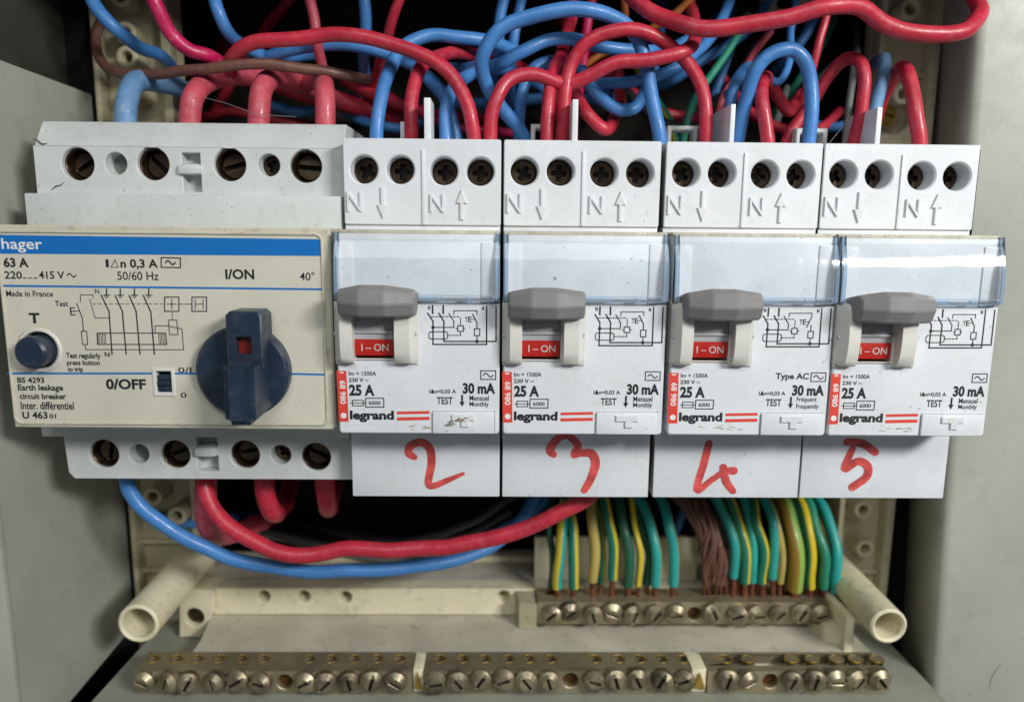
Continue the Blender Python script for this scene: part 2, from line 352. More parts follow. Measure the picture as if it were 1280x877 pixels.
def extrude_flat(flat, mb, y0, y1):
    """flat faces -> raised solid between y0 (front) and y1"""
    cnt = {}
    for f in flat.f:
        for i in range(len(f)):
            a, b = f[i], f[(i+1) % len(f)]; k = (min(a, b), max(a, b)); cnt[k] = cnt.get(k, 0)+1
    n = len(flat.v)
    mb.add([(v[0], y0, v[2]) for v in flat.v]+[(v[0], y1, v[2]) for v in flat.v],
           list(flat.f)+[(a, b, b+n, a+n) for (a, b), c in cnt.items() if c == 1])
def stroke(mb, pts, wd, y):
    """flat felt-pen stroke with round ends"""
    pts = [Vector(p) for p in pts]; q = []; rr = []
    wd = wd if isinstance(wd, (list, tuple)) else [wd]*len(pts)
    for i in range(len(pts)-1):
        p0 = pts[max(i-1, 0)]; p1 = pts[i]; p2 = pts[i+1]; p3 = pts[min(i+2, len(pts)-1)]
        for k in range(8):
            t = k/8
            q.append(0.5*((2*p1)+(p2-p0)*t+(2*p0-5*p1+4*p2-p3)*t*t+(3*p1-p0-3*p2+p3)*t**3)); rr.append(wd[i]*(1-t)+wd[i+1]*t)
    q.append(pts[-1]); rr.append(wd[-1]); n = len(q); b = len(mb.v)
    for i in range(n):
        d = (q[min(i+1, n-1)]-q[max(i-1, 0)]).normalized(); nn = Vector((-d.y, d.x))*rr[i]/2
        yy = y-.0007*i; mb.v += [(q[i].x-nn.x, yy, q[i].y-nn.y), (q[i].x+nn.x, yy, q[i].y+nn.y)]
    for i in range(n-1): mb.f.append((b+2*i, b+2*i+1, b+2*i+3, b+2*i+2))
    for c, r, e in ((q[0], rr[0]/2, -0.002), (q[-1], rr[-1]/2, 0.0007*n+.004)):
        mb.add([(x, y-e, z) for x, z in circ(c.x, c.y, r, 16)], [tuple(range(16))])

# ================================================================ the cabinet (setting)
b = MB().box(-95, 175, 84, 88, -90, 150); struct('back_wall', b, 'dark')  # dark colour carries the shade of the deep box
wl = MB()        # left return of the cabinet, lower panel stands proud of the upper one
wl.prism([(-78.3, -6), (-81.5, 52), (-84, 52), (-84, -6)], -63.3, 99.5, b=0.4, axis='z')
struct('left_cabinet_wall', wl, 'paint')
struct('left_upper_cabinet_wall', MB().prism([(-86, -20), (-88, 52), (-92, 52), (-92, -20)], 90, 150, axis='z'), 'dark_olive')  # upper wall coloured darker than the panel below it
struct('left_cabinet_flange', MB().box(-120, -78.0, -8, -6.2, -80, 99.3, b=0.3), 'paint')
struct('left_gap_shade', MB().box(-90, -80.5, 52, 84, -90, 150).box(-125, -90, -40, 52, -90, -60), 'gap_shade')  # black filler boxes added in place of the deep shade in the gap
wr = MB()
# folded front edge of the right side: flat flange, rounded fold, return running back
prof = lambda dx: [(230+dx, 20.0), (157.5+dx, 20.0), (156.2+dx, 20.4), (155.3+dx, 21.3), (154.8+dx, 22.8), (155.4+dx, 26), (161+dx, 40), (167+dx, 58), (172+dx, 58), (160+dx, 25), (230+dx, 24)]
n0 = len(prof(0)); vs = []
for z, dx in ((150, -6.5), (-85, 3.5)): vs += [(x, y, z) for x, y in prof(dx)]
wr.add(vs, [tuple(range(n0)), tuple(range(2*n0-1, n0-1, -1))]+[(i, (i+1) % n0, n0+(i+1) % n0, n0+i) for i in range(n0)])
struct('right_cabinet_wall', wr, 'paint')
struct('right_gap_shade', MB().box(163, 175, 56, 84, -90, 150), 'gap_shade')
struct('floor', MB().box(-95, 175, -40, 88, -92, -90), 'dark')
struct('unseen_cabinet_top', MB().box(-95, 175, -4, 88, 134, 136), 'dark')  # unseen cabinet top, lowered to keep light out of the interior
# hair-thin scratch on the right flange
hair = MB(); stroke(hair, [PX(1252, 828, 20), PX(1244, 838, 20), PX(1238, 850, 20), PX(1237, 862, 20)], [.05, .12, .12, .05], 19.93)
tag(obj('scratch', hair, 'ink_grey', smooth=False), 'thin dark curved hair stuck on the grey cabinet side', 'hair')

# ---------------------------------------------------------------- cream mounting posts on both sides
def post(name, label, xl, xr, z0, z1, lean, bosses, recess=None, pm='cream_post'):
    t = thing(name, label, 'mounting post', ((xl+xr)/2, 56, z0))
    o = Vector(((xl+xr)/2, 56, z0))
    def loc(mb): mb.v = [(v[0]-o.x+lean*(v[2]-z0)/100, v[1]-o.y, v[2]-o.z) for v in mb.v]; return mb
    holes = [circ(x, z, r) for x, z, r in (recess or [])]
    obj('channel_face', loc(MB().plate([(xl, z0), (xr, z0), (xr, z1), (xl, z1)], holes, 54, 58, 0.3)), pm, t)
    obj('rim', loc(MB().box(xl, xl+1.6, 49, 54.02, z0, z1, b=0.3)), pm, t)
    obj('rim', loc(MB().box(xr-2.4, xr, 49, 54.02, z0, z1, b=0.3)), pm, t)
    for x, z in bosses: 
        bo = obj('boss', loc(MB().cyl((x, z), 2.9, 46, 54.02, hole=1.5, ch=0.3)), pm, t)
        obj('socket', loc(MB().cyl((x, z), 1.5, 51.5, 53)), 'recess', bo)
    for x, z, r in (recess or []): obj('recess_floor', loc(MB().cyl((x, z), r+.2, 57.9, 58.6)), pm, t)
    k = 0
    z = z0+6
    while z < z1-4:
        if all(abs(z-bz) > 5 for _, bz in list(bosses)+[(a, c) for a, c, _ in (recess or [])]):
            obj('rib', loc(MB().box(xl+1.7, xr-2.5, 51.5, 54.05, z, z+1.2, b=0.2)), pm, t)
        z += 9.5
    return t
L1 = [PX(x, y, 47) for x, y in ((152, -4), (158, 42), (160, 72), (165, 118))]
post('mounting_post', 'dusty cream post with round bosses behind blue wire beside large rotary breaker', -79, -57.5, -70, 140, 0.0, [(a, c) for a, c in L1]+[(-70, -18), (-63, -24)])
R1 = [PX(x, y, 47) for x, y in ((1137, 12), (1128, 118), (1078, 636))]
post('mounting_post', 'cream post with round bosses and brass screw at the right cabinet side', 141.2, 158.6, -70, 140, 0.0, R1+[(149, -34)], [(*PX(1118, 145, 54), 5.2)], pm='cream')
bs = thing('brass_screw', 'shiny brass screw in round recess of the cream post beside red wire', 'screw', (*PX(1108, 143, 50)[:1], 50, PX(1108, 143, 50)[1]))
sc = MB().plate(circ(0, 0, 3.3), [rrect(-2.5, 2.5, -0.45, 0.45, 0.3, 2)], 0, 3.5, 0.9, hch=0.1); obj('head', sc, 'brass', bs)
obj('shank', MB().cyl((0, 0), 1.8, 1.2, 8), 'brass', bs); bs.rotation_euler = (0, 0.25, 0)

# ================================================================ terminal-bar support at the bottom
sup = thing('terminal_bar_support', 'dusty cream plastic support with stepped ledges holding the terminal bars', 'support', (35, 50, -61))
def sloc(mb, o=Vector((35, 50, -61))): mb.v = [(v[0]-o.x, v[1]-o.y, v[2]-o.z) for v in mb.v]; return mb
obj('base_plate', sloc(MB().prism([(-73.2, -25), (156.3, -25), (155.0, 50), (-71.6, 50)], -63, -61.2, b=0.3, axis='z')), 'tray', sup)
obj('middle_shelf', sloc(MB().prism([(-51, 23.2), (141.5, 23.2), (140, 44), (-53.6, 44), (-51, 29)], -61.2, -54.9, b=0.3, axis='z')), 'dusty', sup)
hl = [circ(*PX(x, y, 43.5), 1.9) for x, y in ((330, 745), (380, 745), (432, 746), (630, 745))]
zt, zb = -46.2, -54.8
lx = PX(266, 745, 43.5)[0]
obj('ledge_face', sloc(MB().plate([(lx, zb), (46, zb), (46, zt), (lx, zt)], hl, 43.5, 49, 0.25)), 'cream', sup)
obj('ledge_face', sloc(MB().plate([(46.05, zb), (136, zb), (136, zt-1.2), (46.05, zt-1.2)], [], 44.2, 49, 0.25)), 'cream', sup)
obj('ledge_top', sloc(MB().prism([(-69, 49.02), (142, 49.02), (142, 70), (-71, 70)], -60, -46.3, b=0.3, axis='z')), 'dusty', sup)
obj('rear_step', sloc(MB().box(-37, 128, 62, 68, -46.3, -44.4, b=0.4)), 'cream', sup)
obj('corner_bracket', sloc(MB().plate([PX(x, y, 41) for x, y in ((224, 742), (228, 736), (267, 738), (268, 762), (250, 796), (224, 796))][::-1], [circ(*PX(243, 771, 41), 2.9)], 41, 49, 0.25)), 'cream', sup)
obj('bracket_screw', sloc(MB().cyl(PX(243, 771, 43), 2.75, 43, 46, ch=0.4)), 'screw_dark', sup)
obj('corner_bracket', sloc(MB().prism([(130, 30), (136, 24), (140, 44), (128, 44)], -61, -50, b=0.3, axis='z')), 'cream', sup)
ba = PX(668, 713, 50); bb = PX(873, 672, 50)
obj('back_strip', sloc(MB().box(ba[0], bb[0], 50, 52, -46.4, bb[1], b=0.3)), 'cream', sup)
for (x, z, r, y0) in ((-60.7, -41.6, 5.4, 15), (140.4, -42.1, 5.0, 15)):
    tb = MB().cyl((0, 0), r, 0, 44, ch=0.5, hole=r-1.25, n=40); tb.v = [(v[0]+x, v[1]+y0, v[2]+z+ v[1]*0.03) for v in tb.v]
    tu = obj('tube', sloc(tb), 'cream', sup)
    pl_ = MB().cyl((x, z+.3), r-1.1, y0+11, y0+12); obj('tube_core', sloc(pl_), 'cream_post', tu)
for s_, x in ((1, 134.5),):
    obj('tube_web', sloc(MB().box(x-1.2, x+1.2, 24, 49, -56, -44.5, b=0.3)), 'cream', sup)

# ---------------------------------------------------------------- terminal bars and their screws
def slotted(parent, x, y, z, r, rot, m='steel', scale_y=1.0, _p={}):
    if m not in _p:
        h = obj('clamp_screw', MB().plate(circ(0, 0, 1, 28), [rrect(-0.82, 0.82, -0.13, 0.13, 0.08, 2)], 0, 1.0, 0.42, hch=0.03), m, parent)
        s_ = obj('slot', MB().box(-0.85, 0.85, 0.42, 0.5, -0.16, 0.16), 'recess', h); _p[m] = h
    else:
        h = _p[m].copy(); col.objects.link(h); s_ = _p[m].children[0].copy(); col.objects.link(s_); s_.parent = h; h.parent = parent
    h.location = Vector((x, y, z))*S; r *= random.uniform(.94, 1.05); h.scale = (r, r, r); h.rotation_euler = (random.uniform(-.24, .2), rot, random.uniform(-.26, .26))
    return h
def bar(label, x0, x1, yf, yb, zt, zb, spx, gpx, hpx, sy, hy, group):
    t = thing('terminal_bar', label, 'terminal bar', (x0, yf, zb), group); o = Vector((x0, yf, zb))
    def loc(mb): mb.v = [(v[0]-o.x, v[1]-o.y, v[2]-o.z) for v in mb.v]; return mb
    gh = [circ(*PX(g, sy, yf), 2.1, 20) for g in gpx]
    hh = []
    ym = (yf+2.5+yb)/2
    for h in hpx:
        d = FW+RT*((h-640)/FPX)-UP*((hy-438.5)/FPX); p = CAM+d*((zt-CAM.z)/d.z); hh.append(circ(p.x, ym, 1.75, 20))
    body = MB().plate([(x0, zb), (x1, zb), (x1, zt-.02), (x0, zt-.02)], gh, yf, yf+2.5, 0.0, hch=0.25)
    body.plate([(x0, yf+2.52), (x1, yf+2.52), (x1, yb), (x0, yb)], hh, zt, zt-3.5, 0.0, mp=lambda u, v, d: (u, v, d), hch=0.25)
    body.box(x0+.1, x1-.1, yf+2.6, yb-.1, zb, zt-4.2)
    obj('bar_body', loc(body), 'bar', t, smooth=False)
    for g in gpx: obj('empty_hole', loc(MB().cyl(PX(g, sy, yf), 2.2, yf+1.9, yf+2.3)), 'hole_brown', t)
    for h in hh:
        cx = sum(p[0] for p in h)/20; cy = sum(p[1] for p in h)/20
        m_ = MB().cyl((0, 0), 1.95, 0, 0.6, hole=1.6, ch=0.1, axis='z', n=20); obj('hole_rim', loc(MB().add([(v[0]+cx-.25, v[1]+cy, zt+.06-v[2]) for v in m_.v], m_.f)), 'brass', t)
    for i, s_ in enumerate(spx):
        x, z = PX(s_, sy+random.uniform(-1, 1), yf-1.5)
        slotted(t, x-o.x, -2.6-random.uniform(0, 0.9), z-o.z, 2.98, random.uniform(-1.4, 1.4), scale_y=1.0)
    return t
G = 'brass terminal bars across the bottom'
bar('long front terminal bar under the left tube, brass rimmed holes and slotted screws', -62.3, 11.9, 14, 23, -54.4, -60.9, (179, 208, 237, 266, 295, 324, 380, 408, 437, 465, 494), (356,), (193, 222, 248, 275, 303, 330, 388, 415, 443, 472, 500), 852, 821, G)
bar('middle front terminal bar between two cream gaps, filled with slotted screws', 15.1, 87.3, 14, 23, -54.4, -60.9, (545, 573, 601, 629, 658, 686, 743, 770, 797, 825, 853), (713,), (550, 579, 606, 635, 661, 688, 743, 772, 799, 826, 853), 850, 819, G)
bar('short front terminal bar under the right tube, seven screws and copper hole', 91.7, 140.7, 14, 23, -54.4, -60.9, (909, 937, 989, 1018, 1045, 1073, 1101), (963,), (905, 933, 987, 1012, 1042, 1066, 1092), 851, 818, G)
for x0, x1, lb in ((12.1, 14.9, 'narrow cream spacer between long and middle front terminal bars'), (87.5, 91.5, 'cream spacer between middle and short front terminal bars')):
    sp_ = thing('spacer_block', lb, 'spacer', (x0, 15, -61), 'cream spacers between bars')
    obj('block', MB().box(0, x1-x0, -.5, 7, 0.1, 6.9, b=0.4), 'cream', sp_)
    obj('bar_end', MB().prism([(0.3, 2.0), (x1-x0-.3, 1.2), ((x1-x0)/2, 6.2)], -0.6, -1.6, axis='y', b=0.15), 'brass', sp_)
bar('rear earth terminal bar holding the green and yellow wires', 46.6, 139.0, 35, 43.4, -45.8, -52.8, (688, 713, 741, 765, 793, 820, 844, 893, 920, 947, 974, 1001, 1025, 1048), (868,), (689, 714, 740, 767, 790, 815, 840, 888, 914, 939, 962, 986, 1013, 1038), 767, 742, G)
# dark folded wedge where the ledge meets the earth bar
tag(obj('wedge_block', MB().prism([(41.0, 36), (46.4, 34.8), (46.4, 43.3), (40.2, 43.3)], -54.8, -46.6, b=0.2, axis='z'), 'cream_post'), 'dark cream wedge at the left end of the rear earth bar', 'wedge')

# ================================================================ printing (all lettering is gathered first)
Y0 = -11.8; X1 = 0.1
def LX(px, py, y): p = P(px, py, y); return (p.x-X1, p.z)
def z4(X, Y): return LX(400+X/3.985, 340+Y/3.987, Y0)
def zbox(x0, y0, x1, y1): a = z4(x0, y1); b = z4(x1, y0); return (a[0], b[0], a[1], b[1])
YP = Y0-0.03
K1 = MB()            # black print shared by the four small devices
txt(K1, 'Im = 1500A', zbox(143, 494, 280, 515), YP, 0.02)
txt(K1, '230 V ~', zbox(143, 527, 243, 547), YP, 0.03)
txt(K1, '25 A', zbox(146, 560, 271, 616), YP, 0.045)
txt(K1, '6000', zbox(243, 641, 301, 661), YP, 0.02)
txt(K1, 'legrand', zbox(150, 690, 368, 747), YP, 0.045)
txt(K1, '30 mA', zbox(711, 552, 873, 606), YP, 0.045)
txt(K1, 'I\u0394n=0,03 A', zbox(545, 583, 678, 607), YP, 0.025)
txt(K1, 'TEST', zbox(582, 622, 661, 658), YP, 0.022)
def zl(mb, pts, w=0.22, closed=False): mb.line([z4(*p) for p in pts], w, YP, closed)
zl(K1, [(152, 652), (227, 652)], .16); zl(K1, [(162, 638), (216, 638), (216, 665), (162, 665)], .2, True)
zl(K1, [(228, 628), (318, 628), (318, 672), (228, 672)], .22, True)
zl(K1, [(801, 491), (875, 491), (875, 534), (801, 534)], .22, True)
zl(K1, [(814+4*i, 513-9*math.sin(i*2*PI/12)) for i in range(13)], .24)
zl(K1, [(708, 615), (708, 652)], .42)
a, b, c = z4(694, 646), z4(721, 646), z4(708, 670); K1.add([(a[0], YP-.01, a[1]), (b[0], YP-.01, b[1]), (c[0], YP-.01, c[1])], [(0, 1, 2)])
D1 = MB()            # wiring diagram shared
txt(D1, 'N', zbox(538, 168, 550, 187), YP, 0.06); txt(D1, 'N', zbox(806, 171, 818, 190), YP, 0.06)
txt(D1, 'T', zbox(722, 224, 736, 248), YP, 0.02); txt(D1, 'E', zbox(738, 222, 756, 250), YP, 0.02)
for pts, w in (([(561, 168), (561, 205)], .36), ([(614, 168), (614, 205)], .36), ([(537, 205), (563, 245), (563, 360)], .3), ([(592, 205), (617, 245), (617, 345)], .3),
               ([(642, 207), (667, 245), (667, 275), (563, 275)], .22), ([(667, 210), (667, 192), (782, 192), (782, 210)], .2), ([(563, 360), (830, 360), (830, 170)], .3),
               ([(617, 345), (877, 345), (877, 170)], .3), ([(782, 316), (782, 345)], .22), ([(678, 281), (686, 281)], .2), ([(714, 281), (722, 281)], .2), ([(755, 235), (771, 235)], .16)):
    zl(D1, pts, w)
zl(D1, [(686, 267), (714, 267), (714, 295), (686, 295)], .22, True); zl(D1, [(769, 283), (796, 283), (796, 316), (769, 316)], .22, True)
zl(D1, [(550, 297), (628, 297), (636, 305), (636, 325), (628, 333), (550, 333), (543, 325), (543, 305)], .2, True)
for i in range(8): zl(D1, [(556+i*18, 222), (566+i*18, 222)], .2)
for i in range(3): zl(D1, [(700, 228+i*14), (700, 236+i*14)], .2)
for i in range(4): zl(D1, [(640+i*17, 315), (650+i*17, 315)], .2)
zl(D1, [(700, 298), (700, 315)], .18)
for q in ((563, 275), (782, 345)):
    c = z4(*q); D1.add([(x, YP-.012, z) for x, z in circ(c[0], c[1], .38, 12)], [tuple(range(12))])
SWA, SWB = MB(), MB(); zl(SWA, [(760, 210), (782, 252), (782, 283)], .24); zl(SWB, [(782, 210), (760, 262)], .24); zl(SWB, [(782, 252), (782, 283)], .22)
VA, VB = MB(), MB()
txt(VA, 'Mensuel', zbox(745, 614, 841, 640), YP, 0.02); txt(VA, 'Monthly', zbox(745, 645, 841, 675), YP, 0.02)
txt(VB, 'Fr\u00e9quent', zbox(737, 612, 838, 642), YP, 0.015); txt(VB, 'Frequently', zbox(737, 647, 850, 677), YP, 0.015); txt(VB, 'Type AC', zbox(622, 492, 790, 532), YP, 0.03)
RP = MB()            # red print
e = zbox(84, 490, 132, 745); q = [z4(82, 491), z4(131, 491), z4(143, 744), z4(95, 745)]
RP.quad(*[(p[0], YP+.005, p[1]) for p in q])
for ya, yb in ((692, 706), (721, 737)): RP.quad(*[(p[0], YP, p[1]) for p in (z4(383, ya+2), z4(545, ya-1), z4(546, yb-1), z4(383, yb+2))])
WP = MB()
txt(WP, '086 89', zbox(101, 540, 127, 656), YP-.02, 0.02, rot=1)
c = z4(118, 714); WP.add([(x, YP-.02, z) for x, z in circ(c[0], c[1], .62, 24)], [tuple(range(24))])
txt(WP, '-', zbox(98, 497, 118, 503), YP-.02, 0.03)
ON = MB(); txt(ON, 'I \u2013 ON', (*(LX(452, 440, -12.3)[0], LX(486, 440, -12.3)[0]), LX(468, 438.5, -12.3)[1], LX(468, 429.5, -12.3)[1]), -12.42, 0.01)
# embossed N and arrows
EN = MB(); a = PX(434.5, 264, 0); b = PX(452, 240, 0); txt(EN, 'N', (a[0]-X1, b[0]-X1, a[1], b[1]), 0, -0.005)
a = PX(538, 265, 0); b = PX(555, 243, 0); txt(EN, 'N', (a[0]-X1, b[0]-X1, a[1], b[1]), 0, -0.005)
# beige device
YH = -9.83
HB, HW, HG, HD = MB(), MB(), MB(), MB()
def hbox(x0, y0, x1, y1): a = PX(x0, y1, YH); b = PX(x1, y0, YH); return (a[0], b[0], a[1], b[1])
txt(HW, 'hager', hbox(3, 298, 52, 315.5), YH-.04, 0.012)
for s_, bx, bo in (('63 A', (5, 322, 35, 334), .035), ('220', (6, 339, 27, 348.5), .02), ('415 V', (49, 339, 80, 348.5), .02), ('n 0,3 A', (151, 324, 197, 336.5), .03),
                   ('I', (132.5, 324, 135.5, 334), .04), ('50/60 Hz', (147, 339.5, 198, 350), .01), ('I/ON', (282, 336.5, 317.5, 349), .03), ('40\u00b0', (375, 340, 393, 350.5), .01),
                   ('Made in France', (8, 363.5, 66, 370.5), .02), ('Test', (69, 376, 85, 383), .02), ('T', (37, 391, 49, 404), .04), ('N', (119, 361, 124, 367), .01), ('E', (88, 384, 94, 394), .0),
                   ('Test regularly', (83, 441, 125.5, 449.5), .03), ('press button', (84, 450, 124.5, 458), .03), ('to trip', (85, 458.5, 103.5, 466), .03), ('N', (131, 440, 137, 445.5), .03),
                   ('BS 4293', (22, 471.5, 55, 478.5), .03), ('Earth leakage', (23, 480.5, 78.5, 490), .03), ('circuit breaker', (25, 491.5, 82.5, 498.5), .03),
                   ('Inter. diff\u00e9rentiel', (26.5, 502, 92, 511.5), .022), ('U 463', (28.5, 514, 59, 523), .03), ('01', (62, 517, 70, 522.5), .03), ('0/OFF', (133, 473.5, 182, 486.5), .035),
                   ('0/I', (223, 459, 239, 465.5), .01), ('0', (226, 490.5, 233, 497), .01)):
    txt(HB, s_, hbox(*bx), YH-.02, bo)
finish_text()
def hl_(mb, pts, w=.2, closed=False): mb.line([PX(x, y, YH) for x, y in pts], w, YH-.02, closed)
for i in range(3): hl_(HB, [(29.5+i*6.5, 347.5), (33+i*6.5, 347.5)], .22)
hl_(HB, [(84+i, 344-2.2*math.sin(i*2*PI/11)) for i in range(12)], .25)
hl_(HB, [(139, 334), (143.7, 324.5), (148, 334)], .16, True)
hl_(HB, [(201.5, 322), (225.5, 322.5), (225.5, 334.5), (201.5, 334)], .25, True); hl_(HB, [(207+i, 328.2-2.4*math.sin(i*2*PI/12)) for i in range(13)], .3)
# blue strip and rules
def hq(mb, pts, y): mb.quad(*[(PX(px, py, YH)[0], y, PX(px, py, YH)[1]) for px, py in pts])
st = rrect(-71.9, *[PX(403, 300, YH)[0]], 0, 1, .4); a = PX(0, 293.5, YH); b = PX(403, 299, YH); c = PX(403, 320, YH); d = PX(0, 317, YH)
HG.add([(-71.6, YH-.015, a[1]), (b[0]-1, YH-.015, b[1]), (b[0]-.3, YH-.015, b[1]-.3), (b[0], YH-.015, b[1]-1), (c[0], YH-.015, c[1]), (-71.6, YH-.015, d[1])], [(0, 1, 2, 3, 4, 5)])
hl_(HG, [(-4, 357), (403, 361.5)], .42); hl_(HG, [(10, 466.5), (192, 466.5)], .42); hl_(HG, [(218, 466.5), (250, 466.7)], .42); hl_(HG, [(360, 467), (405, 468)], .42)
def A_(X, Y): return (X/5.818, 280+Y/5.82)
for pts, w in (([(585, 565), (585, 515), (675, 515), (678, 535)], .16), ([(540, 632), (575, 632)], .16), ([(558, 578), (598, 680), (608, 780)], .22),
               ([(737, 517), (793, 635), (815, 945)], .3), ([(838, 520), (890, 635), (918, 945)], .3), ([(940, 520), (990, 635), (1018, 945)], .3), ([(1043, 520), (1097, 640), (1123, 945)], .3),
               ([(652, 545), (692, 683), (790, 683)], .16)): hl_(HD, [A_(*p) for p in pts], w)
for X in (775, 875, 978, 1082):
    hl_(HD, [A_(X, 474), A_(X, 520)], .3); hl_(HD, [A_(X-22, 516), A_(X+26, 516)], .16); hl_(HD, [A_(X-16+4*k, 516+20*math.sin(k*PI/8)) for k in range(9)], .16)
for i in range(13): hl_(HD, [(116+7*i, 379.7), (119.7+7*i, 379.8)], .15)
for bx in ((205.8, 371.3, 223.7, 389), (240, 371.3, 258.2, 389)): hl_(HD, [(bx[0], bx[1]), (bx[2], bx[1]), (bx[2], bx[3]), (bx[0], bx[3])], .24, True)
hl_(HD, [(209, 380), (220.5, 380)], .2); hl_(HD, [(214.8, 374), (214.8, 386)], .2)
hl_(HD, [(244, 374), (244, 386.5)], .18); hl_(HD, [(254, 374), (254, 386.5)], .18); hl_(HD, [(244, 380), (254, 380)], .18); hl_(HD, [(225, 380), (229, 380)], .18); hl_(HD, [(231, 380), (239, 380)], .18)
for i in range(3): hl_(HD, [(215.2, 390.5+3.2*i), (215.4, 392.6+3.2*i)], .15)
hl_(HD, [(210.5, 400), (221, 400), (222.5, 418), (212, 418)], .18, True)
hl_(HD, [(194, 416), (193.8, 407), (210, 407.2), (222, 410), (227.5, 410.8), (229.5, 437), (107.5, 436.8), (106, 430.5)], .18)
hl_(HD, [(101.7, 413.7), (108.3, 413.7), (109.7, 430.4), (103.2, 430.2)], .2, True)
hl_(HD, [(121.5, 416.2), (207, 416.2), (208.5, 430.4), (122, 430.2)], .22, True)
for i in range(6): hl_(HD, [(122.5+1.9*i, 416.5), (123+1.9*i, 430)], .13); hl_(HD, [(198+1.8*i, 416.5), (199+1.8*i, 430)], .13)

# ================================================================ small two-pole residual-current devices
HC = [(4.6, 75.15), (12.6, 75.15), (22.2, 75.0), (30.2, 74.95)]
TP = {}
def terminal_screw(parent, x, y, z, r, rot, cross=True):
    k = 'screw'+str(cross)
    if k not in TP:
        if cross:
            o_ = []
            for i in range(4):
                t = i*PI/2
                for a_, rr in ((-.28, .62), (.28, .62), (PI/4, .30)): o_.append((rr*math.cos(t+a_), rr*math.sin(t+a_)))
        else: o_ = rrect(-.8, .8, -.14, .14, .08, 2)
        h = obj('terminal_screw', MB().plate(circ(0, 0, 1, 28), [o_], 0, 1, .18, hch=.04), 'screw_dark', parent)
        f_ = obj('slot', MB().cyl((0, 0), .9, .55, .7), 'recess', h); TP[k] = h
    else:
        h = TP[k].copy(); f_ = TP[k].children[0].copy(); col.objects.link(h); col.objects.link(f_); f_.parent = h; h.parent = parent
    h.location = Vector((x, y, z))*S; h.scale = (r, r, r); h.rotation_euler = (random.uniform(-.1, .1), rot, random.uniform(-.1, .1)); return h
def make_device():
    t = thing('residual_current_device', 'x', 'breaker')
    # upper terminal block with four real screw wells
    out = rrect(0.08, 34.82, 63.2, 81.85, .45, 3)
    obj('terminal_block', MB().plate(out, [circ(x, z, 3.05, 36) for x, z in HC], 0, 7, .18, hch=.35).box(.1, 34.8, 7.01, 32, 63.2, 81.6), 'white', t)
    for i, (x, z) in enumerate(HC): terminal_screw(t, x, 4.6, z, 2.95, random.uniform(0, 3))
    obj('pole_rib', MB().box(17.35, 18.0, -.35, .2, 63.4, 79.6, b=.12), 'white', t)
    em = MB(); extrude_flat(EN, em, -.5, .05); obj('embossed_letters', em, 'white', t, smooth=False)
    ar = MB()
    def arrow(px, pt, pb, up):
        (x, zt_), (_, zb_) = LX(px, pt, 0), LX(px, pb, 0); hd = 3.0; w1, w2 = .40, 1.2
        if up: pr = [(x-w1, zb_), (x+w1, zb_), (x+w1, zt_-hd), (x+w2, zt_-hd), (x, zt_), (x-w2, zt_-hd), (x-w1, zt_-hd)]
        else: pr = [(x-w1, zt_), (x-w1, zb_+hd), (x-w2, zb_+hd), (x, zb_), (x+w2, zb_+hd), (x+w1, zb_+hd), (x+w1, zt_)]
        return MB().plate(pr, [], -.5, .05, .14)
    obj('embossed_arrow', arrow(478, 234, 273, False), 'white', t, smooth=False); obj('embossed_arrow', arrow(577, 237, 275, True), 'white', t, smooth=False)
    # housing behind and cream shoulder
    obj('housing', MB().box(.1, 34.8, .6, 32, 14, 63.3, b=.2), 'white', t)
    obj('shoulder', MB().box(.15, 34.75, -9.6, .7, 61.3, 62.1, b=.2), 'grimy', t)
    # nose: front plate with openings for the toggle and the test button
    tx0, tz1 = LX(438, 392, Y0); tx1, tz0 = LX(493, 449, Y0); bx0, bz0 = LX(541, 540.0, Y0); bx1, bz1 = LX(618.5, 514, Y0)
    nose = MB().plate([(.2, 19.2), (.6, 18.55), (34.4, 18.55), (34.8, 19.2), (34.8, 46.9), (.2, 46.9)], [[(tx0, tz0), (tx1, tz0), (tx1, tz1), (tx0, tz1)], [(bx0, bz0), (bx1, bz0), (bx1, bz1), (bx0, bz1)]], Y0, -5, .3, hch=.1)
    nose.box(.25, 34.75, -4.99, .7, 18.6, 46.9)
    obj('front_shell', nose, 'white', t)
    btn = obj('test_button', MB().box(bx0+.07, bx1-.07, Y0-.55, -6, bz0-.1, bz1-.06, b=.22), 'white', t)
    q = [LX(x, y, Y0) for x, y in ((565, 517), (593, 517), (593, 524.5), (586, 524.5), (586, 532.5), (576.5, 532.5), (576.5, 524.5), (565, 524.5))]
    obj('raised_mark', MB().plate(q[::-1], [], Y0-.95, Y0-.4, .12), 'white', btn, smooth=False)
    obj('print', K1, 'ink', t, smooth=False, keep=True); obj('diagram_print', D1, 'ink', t, smooth=False, keep=True)
    obj('red_print', RP, 'red_print', t, smooth=False, keep=True); obj('white_print', WP, 'white_print', t, smooth=False, keep=True)
    # toggle frame, cheeks, drum, lever
    fx0 = LX(420, 440, Y0)[0]; fx1 = LX(523, 440, Y0)[0]; fz0 = LX(470, 454.5, Y0)[1]; fz1 = LX(470, 385, Y0)[1]
    fr = MB().plate([(fx0, fz0), (tx0+.2, fz0), (tx0+.2, fz0+.9), (tx1+.1, fz0+.9), (tx1+.1, fz0), (fx1, fz0), (fx1, fz1), (fx0, fz1)], [[(tx0+.05, tz0+.2), (tx1-.05, tz0+.2), (tx1-.05, tz1), (tx0+.05, tz1)]], Y0-.45, Y0+.2, .12)
    obj('toggle_frame', fr, 'ivory_cheek', t)
    zc = (fz0+fz1)/2+1.0; hh = (fz1-fz0)/2+.8
